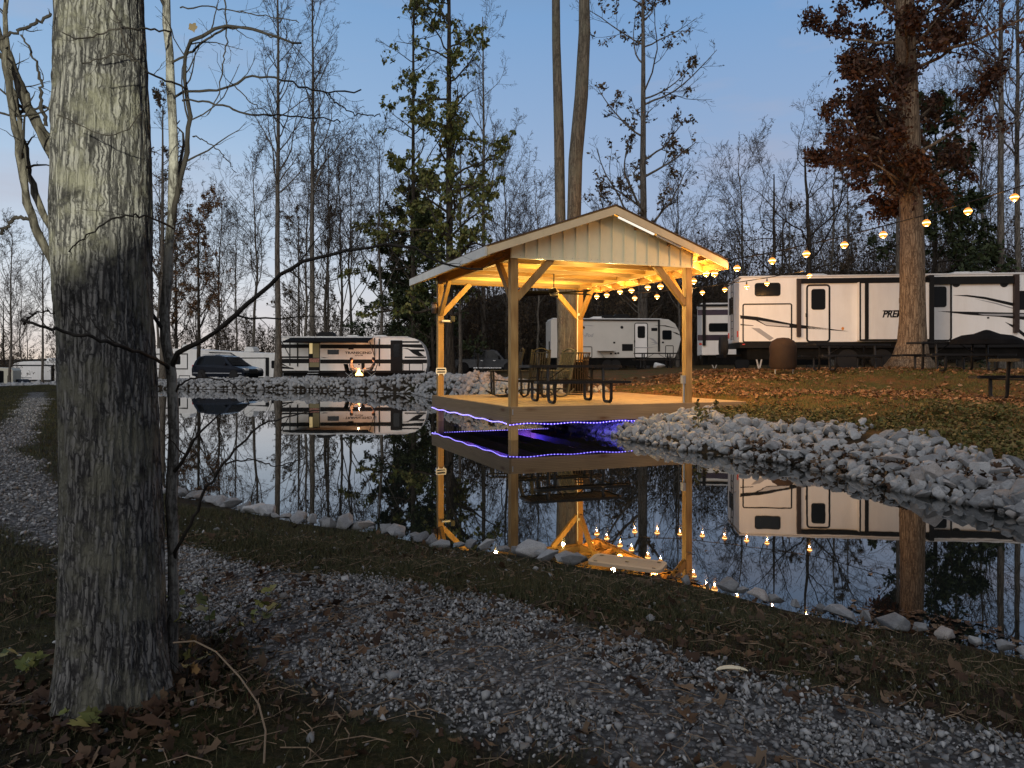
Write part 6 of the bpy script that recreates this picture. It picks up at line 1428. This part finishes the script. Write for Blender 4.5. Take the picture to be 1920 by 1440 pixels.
# dead stub and weeds by the trunk
st = empty('leaning_stick', (pos(300, 3.15), 3.15, tz(pos(300, 3.15), 3.15)), 0, 'short broken stick leaning against the foot of the sapling', 'stick')
MB().tube([(-.06, -.12, -.01), (-.02, -.05, .13), (.02, .02, .30), (.03, .05, .42)], [.014, .013, .010, .006], 7).build('stem', M['bark_sap'], st, smooth=True)
def weed(px, Y, h, k, label, leafs, seed):
    rg = np.random.default_rng(seed); x = pos(px, Y); z = tz(x, Y)
    t = empty('weed', (x, Y, z), 0, label, 'plant', 'weeds at the foot of the trees')
    tp = np.zeros((k, 7, 3)); a = rg.uniform(0, 6.28, k); le = h * rg.uniform(.5, 1.1, k)
    s_ = np.linspace(0, 1, 7)[None]; tp[..., 0] = np.cos(a)[:, None] * s_ ** 1.4 * le[:, None] * .75; tp[..., 1] = np.sin(a)[:, None] * s_ ** 1.4 * le[:, None] * .6; tp[..., 2] = le[:, None] * (s_ - .25 * s_ ** 3)
    rd = np.full((k, 7), .0022) * np.linspace(1, .5, 7)[None]; b = spawn(tp, rd, 3, .4, 1, .35, 45, 4, .02, .2, rg, .7, .6, .0012)
    link('stem', tubes([(tp, rd, 5), (b[0], b[1], 4)], 'stem', M['twig_near'], False), t)
    ends = np.concatenate([b[0][:, -1], tp[:, -1], tp[:, 4]]); ends = ends[rg.permutation(len(ends))[:leafs]]
    o = scatter('foliage', ends, rg.uniform(.035, .08, len(ends)), lV, lF, M['leaf_green' if seed % 2 else 'cover'], rg, tilt=.7); o.parent = t
weed(395, 3.5, .42, 6, 'green leaved weed just right of the sapling foot', 16, 1); weed(350, 3.15, .30, 5, 'low weed tangled round the sapling foot', 12, 2)
weed(470, 3.7, .34, 5, 'sprawling weed between the sapling and the gravel', 12, 3); weed(60, 3.3, .20, 4, 'small green weed left of the big trunk', 10, 5)
weed(275, 3.35, .34, 4, 'vine leaved weed between the trunk and the sapling', 10, 7); weed(165, 2.72, .10, 3, 'tiny green sprig at the base of the big trunk', 6, 9)
cn = empty('dry_stem', (pos(325, 2.75), 2.75, tz(pos(325, 2.75), 2.75)), 0, 'long thin dry stem arching over the dark ground in the foreground', 'dry stem')
MB().tube([tuple(Vector(P3(*p)) - Vector(cn.location)) for p in ((325, 1205, 2.85), (365, 1202, 2.8), (405, 1222, 2.72), (450, 1270, 2.6), (485, 1320, 2.45), (498, 1370, 2.3), (495, 1430, 2.15))], [.003] * 7, 6).build('stem', simple('dry_straw_stem', (.17, .13, .09), .8), cn, smooth=True)
# plants by the far right post
for px, Y, h in ((1308, 14.2, .6), (1322, 14.6, .35), (1342, 15.6, .3)):
    rg = np.random.default_rng(int(px)); x = pos(px, Y); z = tz(x, Y); t = empty('tall_weed', (x, Y, z), 0, {1308: 'tall leafy weed at the right front corner of the deck', 1322: 'shorter leafy weed beside the tall one at the deck corner', 1342: 'small weed at the edge of the deck right of the pavilion'}[px], 'plant')
    MB().tube([(0, 0, -.02), (.02, 0, h * .5), (.0, .01, h)], [.008, .006, .003], 5).build('stem', M['cover'], t)
    s_ = rg.uniform(.1, 1, 46); a = rg.uniform(0, 6.28, 46); r_ = .09 * (1.1 - s_)
    o = scatter('foliage', np.stack([np.cos(a) * r_, np.sin(a) * r_, s_ * h], 1), rg.uniform(.04, .09, 46), lV, lF, M['cover'], rg, tilt=.8); o.parent = t

# ------------------------------------------------------------------ sky, sun, camera
w = bpy.data.worlds.new('World'); sc.world = w; w.use_nodes = True; t = w.node_tree; t.nodes.clear()
def wn_(typ, **k):
    n_ = t.nodes.new(typ)
    for a, b in k.items(): setattr(n_, a, b)
    return n_
SUNEL, SUNAZ = 6.0, 215.0     # faint afterglow from behind and left of the camera
sky = wn_('ShaderNodeTexSky', sky_type='NISHITA', sun_disc=False, sun_elevation=R(1.5), sun_rotation=R(-75), altitude=200, air_density=1.4, dust_density=.6, ozone_density=3.5)
tc = wn_('ShaderNodeTexCoord'); sx_ = wn_('ShaderNodeSeparateXYZ'); t.links.new(tc.outputs['Generated'], sx_.inputs[0])
def ramp_(src, stops):
    r = wn_('ShaderNodeValToRGB'); t.links.new(src, r.inputs[0]); e = r.color_ramp.elements
    while len(e) < len(stops): e.new(.5)
    for q, (p, c) in zip(e, stops): q.position = p; q.color = (*c, 1)
    return r.outputs[0]
def mixw(f, a, b, mode='MIX'):
    m = wn_('ShaderNodeMix', data_type='RGBA', blend_type=mode)
    for so, v in ((m.inputs[0], f), (m.inputs[6], a), (m.inputs[7], b)):
        if isinstance(v, float): so.default_value = v
        elif isinstance(v, tuple): so.default_value = (*v, 1)
        else: t.links.new(v, so)
    return m.outputs[2]
elev = ramp_(sx_.outputs['Z'], [(0, (.55, .53, .57)), (.07, (.50, .52, .61)), (.18, (.38, .48, .67)), (.42, (.21, .38, .66)), (.60, (.20, .215, .25))])
elevL = ramp_(sx_.outputs['Z'], [(0, (.95, .80, .66)), (.05, (.88, .86, .84)), (.14, (.64, .74, .86)), (.30, (.34, .52, .76)), (.46, (.22, .40, .67)), (.62, (.20, .215, .25))])
dp = wn_('ShaderNodeVectorMath', operation='DOT_PRODUCT'); dp.inputs[1].default_value = (-.80, .60, 0); t.links.new(tc.outputs['Generated'], dp.inputs[0])
az = ramp_(dp.outputs['Value'], [(.42, (0, 0, 0)), (.60, (.25,) * 3), (.80, (.85,) * 3), (1, (1, 1, 1))])
c = mixw(az, elev, elevL)
bk_ = ramp_(sx_.outputs['Y'], [(0, (0, 0, 0)), (1, (1, 1, 1))]); ng_ = wn_('ShaderNodeMath', operation='MULTIPLY'); ng_.inputs[1].default_value = -1.0; t.links.new(sx_.outputs['Y'], ng_.inputs[0])
c = mixw(ramp_(ng_.outputs[0], [(0, (0, 0, 0)), (.35, (1, 1, 1))]), c, (.27, .27, .295))
mp = wn_('ShaderNodeMapping'); mp.inputs['Scale'].default_value = (1, 1, 4.5); t.links.new(tc.outputs['Generated'], mp.inputs[0])
ns_ = wn_('ShaderNodeTexNoise'); ns_.inputs['Scale'].default_value = 2.6; ns_.inputs['Detail'].default_value = 6; ns_.inputs['Roughness'].default_value = .55; t.links.new(mp.outputs[0], ns_.inputs['Vector'])
cl = ramp_(ns_.outputs['Fac'], [(.50, (0, 0, 0)), (.72, (.45,) * 3)])
c = mixw(cl, c, (.50, .46, .52))
sm = wn_('ShaderNodeMix', data_type='RGBA', blend_type='ADD'); sm.inputs[0].default_value = .012
t.links.new(c, sm.inputs[6]); t.links.new(sky.outputs[0], sm.inputs[7])
bg = wn_('ShaderNodeBackground'); bg.inputs['Strength'].default_value = .95; t.links.new(sm.outputs[2], bg.inputs[0]); wo = wn_('ShaderNodeOutputWorld'); t.links.new(bg.outputs[0], wo.inputs[0])
sun = light('SUN', 'dusk_sun', (-20, -20, 30), 1.15, (1.0, .97, .94), R(60)); sun.rotation_euler = (R(62), 0, R(-20))
# a yard flood lamp behind the camera that catches the upper trunk
lp_ = Vector((-.4, -4.5, 2.3)); Cc = Vector(P3(-560, -640, 3.0)); Ee = Vector(P3(188, 492, 2.85))
fl = light('SPOT', 'yard_flood_lamp', lp_, 5600, (1.0, .96, .74), .05); fl.rotation_euler = (Cc - lp_).to_track_quat('-Z', 'Y').to_euler()
fl.data.spot_size = 2 * (Cc - lp_).angle(Ee - lp_); fl.data.spot_blend = .10
cam = bpy.data.cameras.new('camera'); co_ = bpy.data.objects.new('camera', cam); col.objects.link(co_); sc.camera = co_
co_.location = (0, 0, HC); co_.rotation_euler = (R(90), 0, 0); cam.sensor_width = 36; cam.lens = F / 1920 * 36; cam.shift_y = -(720 - HZ) / 1920; cam.clip_start = .05; cam.clip_end = 2000
sc.view_settings.view_transform = 'Standard'; sc.view_settings.look = 'None'; sc.view_settings.exposure = 0
sc.render.engine = 'CYCLES'; cy_ = sc.cycles
cy_.max_bounces = 6; cy_.diffuse_bounces = 3; cy_.glossy_bounces = 3; cy_.transmission_bounces = 2; cy_.transparent_max_bounces = 4; cy_.sample_clamp_indirect = 4; cy_.caustics_reflective = False; cy_.caustics_refractive = False
cy_.use_denoising = True; cy_.denoiser = 'OPENIMAGEDENOISE'; cy_.use_adaptive_sampling = True; cy_.adaptive_threshold = .015
